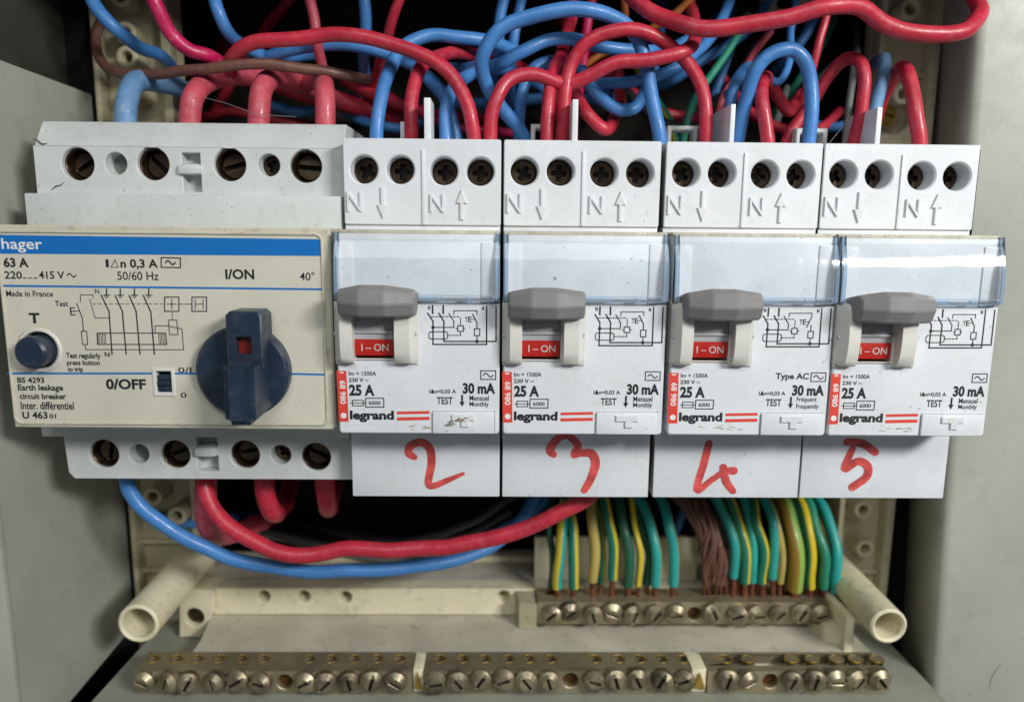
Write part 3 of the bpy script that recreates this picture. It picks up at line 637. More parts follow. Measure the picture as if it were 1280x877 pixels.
    def cheek(xs):
        """lofted half-disc boss: slanted outer side, flat front band"""
        m_ = MB(); n = 14
        for x, pr in xs:
            m_.v += [(x, Y0-.35-pr*math.sin(PI*k/n)**.55, zc-hh*(.93+.07*min(1, pr))*math.cos(PI*k/n)) for k in range(n+1)]+[(x, -8, zc+hh), (x, -8, zc-hh)]
        q = n+3
        for i in range(len(xs)-1):
            for k in range(q): j = (k+1) % q; m_.f.append((i*q+k, i*q+j, (i+1)*q+j, (i+1)*q+k))
        m_.f += [tuple(range(q)), tuple(range((len(xs)-1)*q, len(xs)*q))]
        return m_
    ca, cb_, cc_ = -0.15, 1.5, 4.1; ra, rb, rc_ = 12.8, 16.1, 17.55
    obj('cheek', cheek([(ca+.1, .05), (cb_-.15, 2.7), (cb_+.1, 3.0), (cc_-.1, 3.0), (cc_, 2.9)]), 'ivory_cheek', t)
    obj('cheek', cheek([(ra, 2.9), (ra+.1, 3.0), (rb-.1, 3.0), (rb+.15, 2.7), (rc_, .05)]), 'ivory_cheek', t)
    for px_ in (ca+.75, rc_-.75): obj('pivot', MB().cyl((px_, zc-.3), .55, Y0-1.75, Y0-.2, ch=.12), 'drum', t)
    dm = MB(); n = 10; R_ = 7.6; yc = -11.9+R_-.2; zz = (tz0+tz1)/2+.6
    arc = [(yc-R_*math.cos(a_), zz+R_*math.sin(a_)) for a_ in [(-.50)+(1.35)*k/n for k in range(n+1)]]
    obj('drum', dm.prism(arc+[(-3, zz+4), (-3, zz-4)], tx0+.5, tx1-.2), 'drum', t)
    rl = MB(); za, zb_ = LX(465, 424, -12.2)[1], LX(465, 444.5, -12.2)[1]
    rl.prism([(-12.3, za), (-12.38, (za+zb_)/2), (-12.1, zb_), (-9.5, zb_), (-9.5, za)], tx0+.55, tx1-.25, b=.1)
    rd = obj('position_label', rl, 'red_label', t); obj('print', ON, 'worn_print', rd, smooth=False, keep=True)
    obj('drum_lip', MB().box(tx0+.5, tx1-.2, -12.6, -9, za+1.3, za+1.9, b=.15), 'drum', t)
    # lever: faceted grey bar, thicker in the middle
    YL = -20.5; lx0 = LX(414.5, 380, YL)[0]; lx1 = LX(515, 380, YL)[0]; zt_ = LX(465, 356, YL)[1]; zm = LX(465, 381, YL)[1]; zb_ = LX(465, 397, YL+2)[1]
    lv = MB(); rings = []
    for f_, dy, dz, db in ((0, 3.6, -1.35, .5), (.02, 2.6, -1.1, .25), (.30, .6, -.15, 0), (.62, .5, -.15, 0), (.97, 2.4, -1.0, .2), (1, 3.4, -1.3, .5)):
        x = lx0+(lx1-lx0)*f_; rings.append([(x, -11.0, zt_-1.0+dz), (x, YL+2.2+dy*.8, zt_+dz), (x, YL+dy, zt_-1.0+dz), (x, YL-.3+dy, zm-dz*.15), (x, YL+1.3+dy*.8, zb_+.3+db), (x, YL+3.5+dy*.5, zb_-.2+db), (x, -12.5, zb_+1.5)])
    n = 7
    for i, r_ in enumerate(rings): lv.v += r_
    for i in range(len(rings)-1):
        for k in range(n): j = (k+1) % n; lv.f.append((i*n+k, i*n+j, (i+1)*n+j, (i+1)*n+k))
    lv.f += [tuple(range(n)), tuple(range((len(rings)-1)*n, len(rings)*n))]
    bm = bmesh.new(); vv = [bm.verts.new(v) for v in lv.v]; [bm.faces.new([vv[i] for i in f]) for f in lv.f]
    bmesh.ops.recalc_face_normals(bm, faces=bm.faces); bmesh.ops.bevel(bm, geom=[e_ for e_ in bm.edges if e_.calc_face_angle(0) > .2], offset=.16, segments=2, affect='EDGES', clamp_overlap=True)
    l2 = MB(); l2.bm(bm); lo = obj('lever', l2, 'lever', t); lo.data.set_sharp_from_angle(angle=math.radians(14))
    # label holder and clear cover
    YC = -11.0
    lh = MB().box(.3, 34.7, YC, -4, 46.95, 61.3, b=.15)
    hd_ = obj('label_holder', lh, 'holder', t)
    a = LX(440, 303, YC); b = LX(602, 303, YC)
    obj('holder_tab', MB().box(.5, a[0], YC-.3, YC+.1, 47.1, a[1], b=.08), 'white', hd_); obj('holder_tab', MB().box(b[0], 34.4, YC-.3, YC+.1, 47.1, b[1], b=.08), 'white', hd_)
    CR = 18.0
    cz = lambda z, o=0: (-13.0+o+(max(0, z-51.7))**2/(2*CR))
    zs = [47.7, 50, 51.7, 53.5, 55, 56.5, 58, 59.2, 60.4, 61.3]
    outp = [(cz(z), z) for z in zs]; inn = [(cz(z, .5), z-.1) for z in zs[::-1]]
    cv = MB(); m_ = len(zs)
    for x in (.55, 34.35): cv.v += [(x, cz(z), z) for z in zs]
    cv.f += [(i, i+1, m_+i+1, m_+i) for i in range(m_-1)]
    obj('clear_cover', cv, 'cover', t, keep=True)
    for x0, x1 in ((.15, 1.15), (33.75, 34.75)):
        obj('cover_edge', MB().prism([(cz(z)-.08, z) for z in zs]+[(YC-.02, 61.5), (YC-.02, 47)], x0, x1, b=.18), 'cover_edge', t)
    lip0 = LX(523, 374, -13)[0]
    zl0, zl1 = 47.5, 48.8
    obj('cover_lip', MB().plate([(lip0-8, zl0), (33.7, zl0), (33.7, zl1), (lip0-8, zl1)], [rrect(lip0+5.0, lip0+10.0, zl0+.25, zl1-.3, .2, 2), rrect(lip0+11.2, 33.2, zl0+.25, zl1-.3, .2, 2)], -13.35, -12.4, .1), 'cover_edge', t)
    # lower terminal cover
    obj('lower_terminal_cover', MB().box(.25, 34.95, 0, 32, -.1, 18.5, b=.22), 'white', t)
    obj('seam_rib', MB().box(34.96, 35.04, .3, 20, .4, 81, b=0), 'dark', t)
    return t
dev = make_device()
def setup(o, x, label): o.location = Vector((x, 0, 0))*S; tag(o, label, group='white residual-current devices in a row')
G4 = 'white residual-current devices in a row'
devs = [dev]+[copy_tree(dev) for _ in range(3)]
for o, x, lb in zip(devs, (0.1, 35.45, 71.3, 106.45), ('white two-pole device marked with red 2 beside the beige breaker', 'white two-pole device marked with a handwritten red 3',
                    'white two-pole device marked with red 4 and printed Type AC', 'white two-pole device marked with red 5, glare on its cover')):
    o.location = Vector((x, 0, 0))*S; tag(o, lb, 'breaker', G4)
# one lever differs a little from the next
for o, dz, ry in zip(devs, (0, -.35, -.25, -.5), (.004, -.006, .003, .010)):
    for ch in o.children:
        if ch.name.startswith('lever'): ch.location.z += dz*S; ch.rotation_euler = (0, ry, ry)
        if ch.name.startswith('clear_cover'): ch.rotation_euler = (0, 0, 0)
for i, o in enumerate(devs):
    vb = i == 2
    obj('variant_print', VB if vb else VA, 'ink', o, smooth=False, keep=True); obj('switch_print', SWB if vb else SWA, 'ink', o, smooth=False, keep=True)
# felt-pen numerals on the lower covers
NUM = [[([(517.8, 571), (511, 566), (513, 557), (526, 552.5), (537, 560), (539.5, 578), (535.5, 602), (541, 607), (559, 600), (579, 591.5)], [1.5, 1.9, 1.9, 1.9, 2.0, 1.9, 1.8, 1.6, 1.4, .8])],
       [([(692, 568), (687.5, 562), (694, 550.5), (703, 545), (711.7, 545), (722, 556.5), (717, 568), (725, 566), (739, 566.5), (744.3, 578.6), (738.4, 598), (730.5, 612)], [1.6, 2.1, 2.0, 1.7, 1.7, 1.9, 1.6, 1.8, 2.1, 2.2, 1.9, 1.7])],
       [([(886, 554), (880, 578), (871, 612), (890, 599), (906, 589), (917, 588)], [1.8, 1.9, 1.7, 1.5, 1.6, 2.0]), ([(904, 583.5), (907.5, 601), (916, 613)], [1.8, 1.9, 1.6])],
       [([(1059, 552), (1078, 554), (1094, 565)], [1.9, 2.0, 1.8]), ([(1065.6, 560), (1056, 585), (1072, 576), (1084, 582), (1083, 595), (1065.6, 608)], [1.6, 1.9, 1.9, 2.0, 2.0, 2.0])]]
for o, (nm, strokes) in zip(devs, zip('2345', NUM)):
    mb = MB(); x0 = o.location.x/S
    for k, (pts, wd) in enumerate(strokes): stroke(mb, [(PX(x, y, 0)[0]-x0, PX(x, y, 0)[1]) for x, y in pts], wd, -.03-.09*k)
    obj('handwritten_mark', mb, 'marker', o, smooth=False, keep=True)
sm_ = MB()
for i in range(9):
    x0 = 556+i*3.2+random.uniform(-1.5, 1.5); y0 = 530-i*.9+random.uniform(-2.5, 2)
    pts = [LX(x0+k*random.uniform(1.2, 2.6), y0-k*random.uniform(-.6, 1.2), Y0-.5) for k in range(4)]
    stroke(sm_, pts, [.1, random.uniform(.15, .4), random.uniform(.1, .3), .08], Y0-.99-.004*i)
for o_, xa, xb_ in ((devs[0], 505, 535), (devs[2], 452, 520), (devs[3], 470, 525)):
    gs = MB()
    for i in range(7):
        x0 = random.uniform(xa, xb_); y0 = random.uniform(530, 536)
        stroke(gs, [LX(x0+k*random.uniform(2, 4), y0+random.uniform(-1, 1), Y0) for k in range(4)], [.05, random.uniform(.12, .3), random.uniform(.1, .25), .05], Y0-.03-.02*i)
    obj('grime_smear', gs, 'smear', o_, smooth=False, keep=True)
obj('brown_stain', sm_, 'stain', devs[0], smooth=False, keep=True)
# thin upright fins clipped between the poles
for o, (px, w_, pt, yb) in zip(devs, ((534, 1.5, 122, 11), (719.5, 1.3, 124, 11), (917, 1.1, 130, 18), (1100.5, 1.2, 134, 18))):
    x, zt_ = PX(px, pt, 3); x0 = o.location.x/S
    obj('phase_fin', MB().box(x-x0-w_/2, x-x0+w_/2, 3, yb, 80, zt_, b=.2), 'white', o)

# ================================================================ the big beige four-pole device
hg = thing('rotary_breaker', 'large beige four-pole breaker with blue rotary knob and blue stripe', 'breaker', (-36, 0, 0))
HO = Vector((-36, 0, 0))
def h(mb): 
    m_ = MB(); m_.v = [(v[0]+36, v[1], v[2]) for v in mb.v]; m_.f = mb.f; m_.uv = mb.uv; return m_
def hpart(name, mb, m, parent=None, **k): return obj(name, h(mb), m, parent or hg, **k)
big = [(97, 205), (191, 205), (287, 206), (382, 208)]; sm = [(144.5, 204.5), (336, 206.5)]
holes = [circ(*PX(x, y, 5), 3.65, 36) for x, y in big]+[circ(*PX(x, y, 5), 2.5, 28) for x, y in sm]
nx0 = PX(227, 200, 5)[0]; nx1 = PX(250, 200, 5)[0]
tp = MB().plate([(-70.2, 64), (-.7, 64), (-.7, 80), (-70.2, 80)], holes+[[(nx0, 70.2), (nx1, 70.2), (nx1, 78.8), (nx0, 78.8)]], 5, 13, .12, hch=.18)
hpart('upper_terminal_block', tp, 'old_white')
zt1 = PX(50, 151, 9)[1]
ch = MB().prism([(5.02, 79.9), (8.6, zt1-.4), (9.3, zt1), (34, zt1), (34, 60), (13.02, 60), (13.02, 79.9)], -69.9, -.7, b=.2)
hpart('upper_chamfer', ch, 'old_white')
hpart('upper_side', MB().box(-70.2, -68.2, 13, 34, 60, 79.9, b=.2), 'old_white')
hpart('notch_floor', MB().box(nx0-.3, nx1+.3, 8.4, 9.0, 70, 79), 'old_white')
hk = MB().box(nx0-.6, nx1+.3, 3.6, 8.6, 74.0, 76.4, b=.95); hpart('notch_clip', hk, 'old_white')
for x, y in big: p = PX(x, y, 5); hpart('terminal_cage', MB().cyl(p, 3.75, 6.4, 12, hole=3.3, ch=.1), 'screw_dark'); terminal_screw(hg, p[0]+36, 8.6, p[1], 3.3, random.uniform(0, 3), cross=False)
p = PX(*sm[0], 5); hpart('hole_floor', MB().cyl(p, 2.5, 9, 9.5), 'hole_green')
p = PX(*sm[1], 5); terminal_screw(hg, p[0]+36, 8.5, p[1], 2.4, .4)
a = PX(30, 243, 1); b = PX(427, 276, 1)
hpart('upper_shelf', MB().box(a[0], b[0], 1, 14, 61.8, a[1]+.3, b=.3), 'old_white')
# small crack lines at the chipped left corner
cr = MB(); stroke(cr, [PX(x, y, 4.97) for x, y in ((64, 238), (70, 233), (75, 232), (80, 228))], [.1, .3, .22, .1], 4.96)
hpart('crack', cr, 'dark', smooth=False)
cr = MB(); stroke(cr, [(PX(x, y, 8)[0], PX(x, y, 8)[1]) for x, y in ((52, 176), (58, 178), (63, 182), (70, 181))], [.1, .3, .25, .1], 4.955); 
hpart('crack', cr, 'dark', smooth=False)
# front case
a = PX(-5, 530, -9.8); nz1 = 62.4
fx1 = -.9
case = MB().plate([(-70.6, 18.9), (-1.6, 18.7), (fx1, 19.6), (fx1, nz1-.3), (fx1-.4, nz1), (-70.6, nz1)], [circ(*PX(46, 437, -9.8), 4.25, 36), rrect(PX(193, 480, -9.8)[0]+.3, PX(217, 480, -9.8)[0]-.4, PX(205, 493, -9.8)[1], PX(205, 463, -9.8)[1], .2, 2)], -9.8, -4, .35, hch=.15)
case.box(-70.5, fx1-.05, -3.99, 1.1, 18.9, nz1-.1, b=.2)
hpart('front_case', case, 'beige_case')
li = rrect(-69.8, PX(404, 400, -9.8)[0], 20.2, PX(200, 293, -9.8)[1]+.1, 1.2)
hpart('label_border', MB().plate(offset(li, .55), [li], -10.15, -9.7, .15, hch=.1), 'beige_case')
hpart('label_plate', MB().plate(li, [circ(*PX(46, 437, -9.8), 4.6, 36), rrect(PX(193, 480, -9.8)[0]-.1, PX(217, 480, -9.8)[0]+.1, PX(205, 496, -9.8)[1], PX(205, 460, -9.8)[1], .2, 2)], -9.82, -9.6, .01), 'beige_label')
hpart('print', HB, 'ink', smooth=False, keep=True); hpart('diagram_print', HD, 'ink_grey', smooth=False, keep=True)
hpart('blue_print', HG, 'blue_print', smooth=False, keep=True); hpart('brand_print', HW, 'white_print', smooth=False, keep=True)
# test button in its ring
c = PX(50, 437.5, -9.8)
hpart('button_ring', MB().cyl(c, 4.75, -10.2, -8, hole=4.0, ch=.2, n=40), 'ivory_cheek')
hpart('button_well', MB().cyl(c, 4.1, -6.2, -6), 'beige_case')
p = PX(42.5, 439.5, -14); hpart('test_button', MB().cyl((c[0]+.1, c[1]), 3.35, -13.6, -4.2, ch=.55, n=36, r2=3.5), 'knob')
# slide switch
a = PX(192.5, 495, -9.8); b = PX(218, 460, -9.8)
hpart('switch_frame', MB().plate([(a[0], a[1]), (b[0], a[1]), (b[0], b[1]), (a[0], b[1])], [[(a[0]+.8, a[1]+.9), (b[0]-.8, a[1]+.9), (b[0]-.8, b[1]-.7), (a[0]+.8, b[1]-.7)]], -10.05, -8.5, .15), 'ivory_cheek')
hpart('switch_well', MB().box(a[0]+.2, b[0]-.2, -7.2, -7, a[1]+.1, b[1]-.1), 'dark')
sl = MB()
for k in range(3): sl.box(a[0]+1.15, b[0]-1.0, -9.9-.25*(k == 1), -7, a[1]+1.1+1.25*k, a[1]+2.25+1.25*k, b=.2)
hpart('slide_switch', sl, 'knob')
# rotary knob
kc = PX(306, 463, -10.5)
kn = hpart('knob_disc', MB().cyl(kc, 9.9, -12.6, -9.7, ch=.7, n=64), 'knob')
hpart('knob_collar', MB().cyl(kc, 9.2, -9.9, -9.5, n=48), 'ink', kn)
def kb(mb): return h(mb)
x0, zt_ = PX(280.5, 388, -17.5); x1, _ = PX(326, 388, -17.5)
kz = PX(305, 449, -17.5)[1]; wz1 = PX(305, 421.5, -17.5)[1]; wz0 = PX(305, 443, -17.5)[1]; wx0 = PX(294.5, 430, -17.5)[0]; wx1 = PX(313.5, 430, -17.5)[0]
ub = MB().plate([(x0, kz-2), (x1, kz-2), (x1, zt_-1.0), (x1-.9, zt_-.15), (x0+.9, zt_-.15), (x0, zt_-1.0)], [[(wx0, wz0), (wx1, wz0), (wx1, wz1), (wx0, wz1)]], -17.5, -11, .35, hch=.15)
hpart('knob_pointer', ub, 'knob', kn)
hpart('pointer_window', MB().box(wx0-.1, wx1+.1, -15.6, -15, wz0-.1, wz1+.1), 'knob_red', kn)
gx0, gz1 = PX(276, 454, -22); gx1, gz0 = PX(317.5, 532, -22)
bm = bmesh.new(); bmesh.ops.create_cube(bm, size=1)
for v in bm.verts:
    f_ = v.co.y < 0; ex = 0 if f_ else 1.0
    v.co = Vector(((gx0-ex if v.co.x < 0 else gx1+ex), (-22 if f_ else -11), (gz0-.2+(-.1 if f_ else 1.2) if v.co.z < 0 else gz1+(0 if f_ else .8))))
bmesh.ops.bevel(bm, geom=bm.edges[:], offset=1.15, segments=4, affect='EDGES', clamp_overlap=True)
gb = MB(); gb.bm(bm); hpart('knob_grip', gb, 'knob', kn)
# lower terminal block
big2 = [(130, 567), (219, 568), (306, 568), (395, 571)]; sm2 = [(173.5, 567), (351, 568)]
ln0 = PX(247, 580, 5)[0]; ln1 = PX(273, 580, 5)[0]
lz0 = 2.2
holes = [circ(*PX(x, y, 5), 3.55, 36) for x, y in big2]+[circ(*PX(x, y, 5), 2.45, 28) for x, y in sm2]
lp = MB().plate([(-68.9, lz0+1.6), (-67.6, lz0), (-.3, lz0), (-.3, 16), (-69.6, 16)], holes+[[(ln0, 4.2), (ln1, 4.2), (ln1, 12.8), (ln0, 12.8)]], 5, 12, .12, hch=.15)
hpart('lower_terminal_block', lp, 'old_white')
hpart('lower_chamfer', MB().prism([(5.3, lz0-.05), (12, .6), (34, .6), (34, 20), (12.02, 20), (12.02, lz0)], -67.6, -.3, b=.15), 'old_white')
hpart('notch_floor', MB().box(ln0-.3, ln1+.3, 8.4, 9.0, 4, 13), 'old_white')
hpart('notch_clip', MB().box(ln0-.3, ln1+.2, 3.6, 8.6, 8.0, 10.6, b=1.1), 'old_white')
for x, y in big2: p = PX(x, y, 5); hpart('terminal_cage', MB().cyl(p, 3.65, 6.2, 12, hole=3.2, ch=.1), 'screw_dark'); terminal_screw(hg, p[0]+36, 8.4, p[1], 3.2, random.uniform(0, 3), cross=False)
p = PX(*sm2[0], 5); hpart('hole_floor', MB().cyl(p, 2.5, 8.6, 9), 'hole_green')
p = PX(*sm2[1], 5); terminal_screw(hg, p[0]+36, 8.0, p[1], 2.35, .7)
hpart('lower_shelf', MB().box(-72.3, -.5, 1.6, 14, 13.6, 19, b=.3), 'old_white')
hpart('side_wall', MB().box(-69.9, -.8, 12.5, 34, 12, 66, b=.2), 'old_white')

# ================================================================ wires
def wire(label, m, wpx, pts, cat='wire', group=None, ends=None, name='wire'):
    q = [P(*p) for p in pts]; dm = sum(depth(p) for p in q)/len(q)
    return tag(obj(name, MB().tube(q, wpx/2*dm/FPX, n=16, sub=9, wob=.8), m), label, cat, group)
GW = 'wires looping above the devices'
W = [
 ('blue wire curving down across the cream post at the top left corner', 'w_blue', 16, [(108, -25, 30), (118, 5, 28), (140, 33, 28), (170, 55, 34), (200, 70, 44), (222, 92, 58)]),
 ('magenta wire dropping from the top toward the brown wire', 'w_magenta', 17, [(184, -25, 20), (195, 5, 20), (212, 40, 22), (235, 60, 24), (258, 67, 27), (280, 80, 34), (300, 96, 46)]),
 ('light blue wire bending right beside the magenta wire', 'w_blue', 15, [(266, -25, 30), (271, 10, 28), (281, 36, 30), (300, 54, 36), (325, 67, 42), (360, 72, 50), (400, 66, 58)]),
 ('blue wire passing low under the big red arc', 'w_blue', 14, [(290, 85, 50), (340, 70, 42), (400, 58, 38), (450, 60, 36), (495, 72, 36), (530, 90, 38), (555, 120, 42), (575, 180, 50)]),
 ('thick red wire arching over the brown wire into the first white device', 'w_red', 17.5, [(290, 100, 34), (287, 76, 20), (305, 58, 15), (350, 48, 13), (420, 44, 12), (480, 52, 11), (530, 68, 10), (565, 95, 9), (585, 130, 8), (593, 170, 8), (595, 215, 10)]),
 ('brown wire running level above the beige breaker', 'w_brown', 12.5, [(128, 20, 50), (122, 50, 44), (128, 76, 38), (150, 91, 30), (200, 92, 23), (260, 87, 18), (330, 83, 17), (400, 88, 19), (462, 101, 26)]),
 ('thick dusty blue wire entering the leftmost upper terminal', 'w_dustblue', 25, [(155, 210, 16), (155, 160, 16), (158, 125, 17), (172, 104, 24), (205, 106, 36), (245, 122, 52)]),
 ('thick dusty red wire entering the second upper terminal of the beige breaker', 'w_pink', 25, [(234, 210, 16), (235, 160, 16), (240, 122, 17), (262, 103, 24), (300, 95, 32), (350, 92, 44)]),
 ('thick dusty red wire entering the third upper terminal of the beige breaker', 'w_pink', 25, [(321, 210, 16), (322, 150, 16), (328, 112, 18), (345, 98, 26), (385, 108, 40), (430, 130, 56)]),
 ('thick dusty red wire entering the fourth upper terminal of the beige breaker', 'w_pink', 24, [(408, 210, 16), (408, 150, 16), (407, 112, 18), (400, 100, 28), (370, 104, 44)]),
 ('pale red wire coming from above behind the left of the red arc', 'w_pink', 13, [(382, -25, 34), (388, 10, 33), (396, 45, 34), (402, 90, 40)]),
 ('blue wire hanging straight down behind the middle of the red arc', 'w_blue', 14, [(453, -25, 36), (455, 10, 36), (456, 50, 40), (458, 90, 54), (470, 140, 75)]),
 ('red wire slanting down behind the right of the red arc', 'w_red', 12, [(508, -25, 32), (496, 10, 32), (485, 45, 36), (470, 95, 52), (460, 150, 70)]),
 ('blue wire rising from the first white device and looping right', 'w_blue', 16.5, [(471, 215, 12), (471, 165, 12), (475, 125, 13), (487, 90, 17), (505, 62, 21), (535, 47, 23), (570, 46, 24), (610, 52, 27), (650, 66, 34)]),
 ('red wire rising beside the first white fin', 'w_red', 16, [(512, 215, 11), (513, 165, 11), (517, 120, 12), (526, 86, 15), (548, 70, 22), (590, 68, 32), (640, 82, 44), (700, 110, 70)]),
 ('blue wire bending down behind the first white fin', 'w_blue', 14, [(500, 74, 34), (530, 92, 30), (552, 120, 26), (566, 150, 24), (574, 210, 24)]),
 ('blue wire standing between the first fin and the red arc', 'w_blue', 15.5, [(558, 215, 12), (556, 165, 12), (560, 125, 14), (577, 98, 20), (610, 86, 30), (650, 95, 46), (700, 130, 72)]),
 ('red wire rising from the first white device and running right to the far bend', 'w_red', 17, [(611, 215, 9), (613, 165, 8), (619, 128, 8), (636, 100, 9), (665, 93, 10), (700, 102, 11), (732, 96, 10), (770, 80, 9), (820, 72, 8), (857, 64, 9), (869, 52, 16), (866, 20, 32), (850, -30, 48)]),
 ('long blue wire looping high above the second white device', 'w_blue', 17.5, [(668, 215, 22), (652, 165, 20), (628, 135, 17), (608, 108, 14), (602, 78, 11), (616, 46, 9), (645, 26, 8), (690, 15, 7), (740, 12, 8), (774, 22, 10), (795, 46, 12), (808, 80, 13), (815, 115, 12), (822, 160, 11), (826, 215, 12)]),
 ('wavy blue wire weaving behind the high blue loop', 'w_blue', 15, [(560, 84, 40), (600, 84, 26), (628, 80, 17), (652, 64, 15), (680, 50, 16), (715, 49, 18), (750, 58, 24), (800, 64, 28), (850, 56, 36), (900, 20, 60)]),
 ('blue wire rising behind the pair of short red wires', 'w_blue', 14, [(649, 215, 22), (650, 160, 21), (653, 115, 20), (668, 86, 22), (692, 76, 24), (730, 90, 40), (770, 130, 72)]),
 ('short red wire standing left of its twin at the second device', 'w_red', 16, [(684, 215, 10), (684, 165, 10), (687, 120, 11), (694, 85, 15), (706, 55, 26), (716, 10, 36)]),
 ('red wire rising at the second device and arching down to the right', 'w_red', 17, [(704, 215, 11), (703, 165, 11), (704, 115, 11), (716, 75, 11), (740, 48, 10), (770, 37, 9), (803, 38, 9), (832, 52, 10), (858, 76, 11), (876, 108, 10), (884, 145, 9), (884, 215, 10)]),
 ('red wire sagging behind the second fin', 'w_red', 15, [(700, 85, 26), (716, 112, 22), (734, 142, 18), (755, 162, 18), (768, 148, 26), (775, 120, 42), (770, 60, 75)]),
 ('blue wire sagging in a bowl behind the red arch', 'w_blue', 14.5, [(728, 88, 24), (742, 115, 20), (768, 136, 19), (793, 136, 20), (808, 112, 24), (820, 70, 40), (830, 0, 70)]),
 ('blue wire running up to the right behind the red arch', 'w_blue', 14, [(738, 106, 28), (790, 102, 24), (840, 86, 22), (866, 68, 24), (895, 38, 32), (920, -20, 44)]),
 ('blue wire straight down left of the high blue loop', 'w_blue', 13, [(636, -25, 36), (630, 5, 34), (622, 55, 34), (615, 110, 50), (610, 170, 78)]),
 ('thin blue wire straight down inside the high blue loop', 'w_blue', 12, [(655, -25, 38), (650, 10, 36), (642, 60, 36), (638, 120, 50), (640, 180, 78)]),
 ('dark red wire dropping behind the high blue loop', 'w_red', 12, [(718, -25, 38), (714, 10, 36), (704, 60, 36), (694, 130, 40), (690, 190, 60)]),
 ('dark red wire dropping right of its twin behind the high blue loop', 'w_magenta', 12, [(742, -25, 38), (736, 20, 36), (730, 70, 38), (720, 150, 42), (716, 200, 60)]),
 ('thick red wire sweeping across the top right corner', 'w_red', 20, [(776, -30, 16), (790, -4, 13), (820, 20, 9), (870, 32, 5), (930, 33, 3), (985, 22, 1), (1035, 8, 0), (1072, 8, 1), (1105, 28, 3), (1140, 40, 4), (1180, 42, 4), (1212, 34, 5), (1226, 15, 10), (1215, -8, 18), (1190, -28, 28)]),
 ('orange wire entering at the top behind the red sweep', 'w_orange', 9, [(776, -20, 40), (781, 5, 38), (782, 40, 44)]),
 ('orange wire slanting down left behind the red sweep', 'w_orange', 10, [(880, -20, 34), (850, 12, 36), (815, 38, 40), (780, 70, 48)]),
 ('green wire slanting down behind the third device', 'w_green', 10, [(935, 20, 48), (905, 70, 44), (880, 110, 40), (862, 145, 36), (850, 200, 36)]),
 ('thin light blue wire hooked under the blue arch', 'w_blue', 9, [(998, -20, 44), (990, 40, 36), (984, 85, 28), (974, 103, 24), (958, 98, 22), (942, 88, 22), (926, 98, 24), (900, 130, 50)]),
 ('thick blue wire arching over the third white device', 'w_blue', 17.5, [(918, 215, 16), (924, 170, 15), (932, 130, 12), (944, 92, 9), (963, 68, 8), (988, 60, 8), (1006, 74, 8), (1015, 105, 9), (1014, 150, 9), (1008, 215, 10)]),
 ('blue wire rising beside the third fin into shadow', 'w_blue', 14, [(908, 215, 20), (911, 160, 19), (917, 115, 20), (930, 90, 24), (950, 84, 30)]),
 ('red wire standing under the blue arch', 'w_red', 16, [(962, 215, 9), (958, 165, 9), (952, 120, 11), (955, 98, 18), (966, 110, 28), (985, 140, 32), (1000, 120, 40)]),
 ('red wire rising from the third device over toward the fourth fin', 'w_red', 15.5, [(968, 215, 22), (985, 170, 20), (1010, 135, 20), (1032, 100, 18), (1054, 76, 16), (1072, 74, 12), (1081, 95, 10), (1078, 130, 10), (1070, 170, 11), (1064, 215, 12)]),
 ('thin red wire straight from the top right of the blue arch', 'w_red', 10, [(1038, -25, 34), (1031, 25, 30), (1018, 75, 30), (1004, 120, 34), (994, 160, 40)]),
 ('blue wire behind the fourth fin, its top in shade', 'w_dustblue', 15, [(1086, 215, 14), (1092, 155, 14), (1100, 110, 16), (1106, 82, 24), (1104, 74, 34), (1090, 80, 60)]),
 ('red wire bent like a hairpin at the last terminal', 'w_red', 17, [(1147, 215, 9), (1145, 160, 9), (1142, 115, 10), (1134, 88, 13), (1120, 90, 20), (1106, 112, 27), (1094, 150, 34), (1085, 190, 40)]),
 ('dark blue wire in shadow behind the fourth upper terminal', 'w_blue', 13, [(330, 130, 60), (370, 138, 56), (410, 136, 58), (450, 120, 64)]),
 ('dark red wire in the shadow right of the brown wire', 'w_red', 14, [(430, 100, 60), (480, 125, 54), (530, 140, 58), (600, 150, 82)]),
 ('dark red wire lying in shadow behind the brown wire', 'w_red', 22, [(280, 60, 80), (330, 95, 56), (390, 118, 50), (430, 128, 54), (500, 150, 62)]),
 ('dark red wire slanting up in the black gap at the top left', 'w_red', 13, [(395, -40, 78), (345, 20, 74), (325, 50, 70), (295, 90, 64), (270, 140, 70)]),
 ('black wire slanting behind the third device', 'w_black', 11, [(975, 20, 52), (930, 80, 46), (900, 130, 42), (880, 190, 40)]),
 ('pinkish red wire slanting behind the blue arch', 'w_pink', 9, [(965, 40, 48), (930, 85, 44), (905, 120, 40), (898, 150, 40), (894, 205, 40)]),
 ('dark blue wire slanting down from the top behind the red sweep', 'w_blue', 12, [(970, -10, 56), (930, 40, 54), (880, 75, 52), (840, 100, 56), (780, 130, 82)]),
 ('grey wire standing in shadow left of the fourth fin', 'w_grey', 8, [(1072, 20, 78), (1068, 80, 42), (1064, 120, 38), (1058, 160, 36), (1050, 215, 34)]),
 ('dark green wire looping in shadow right of the blue arch', 'w_dgreen', 11, [(1000, 130, 52), (1035, 90, 50), (1060, 70, 52), (1090, 62, 82)]),
 ('blue wire slanting behind the thin red wire', 'w_blue', 12, [(1030, -15, 58), (1010, 40, 54), (985, 70, 56), (950, 110, 82)]),
 ('deep red wire crossing low behind the blue arch', 'w_red', 12, [(880, 60, 70), (920, 120, 56), (960, 155, 48), (1010, 165, 46), (1050, 140, 56)]),
 ('deep blue wire crossing behind the hairpin red wire', 'w_blue', 12, [(1000, 150, 60), (1040, 160, 50), (1080, 145, 48), (1110, 110, 60)]),
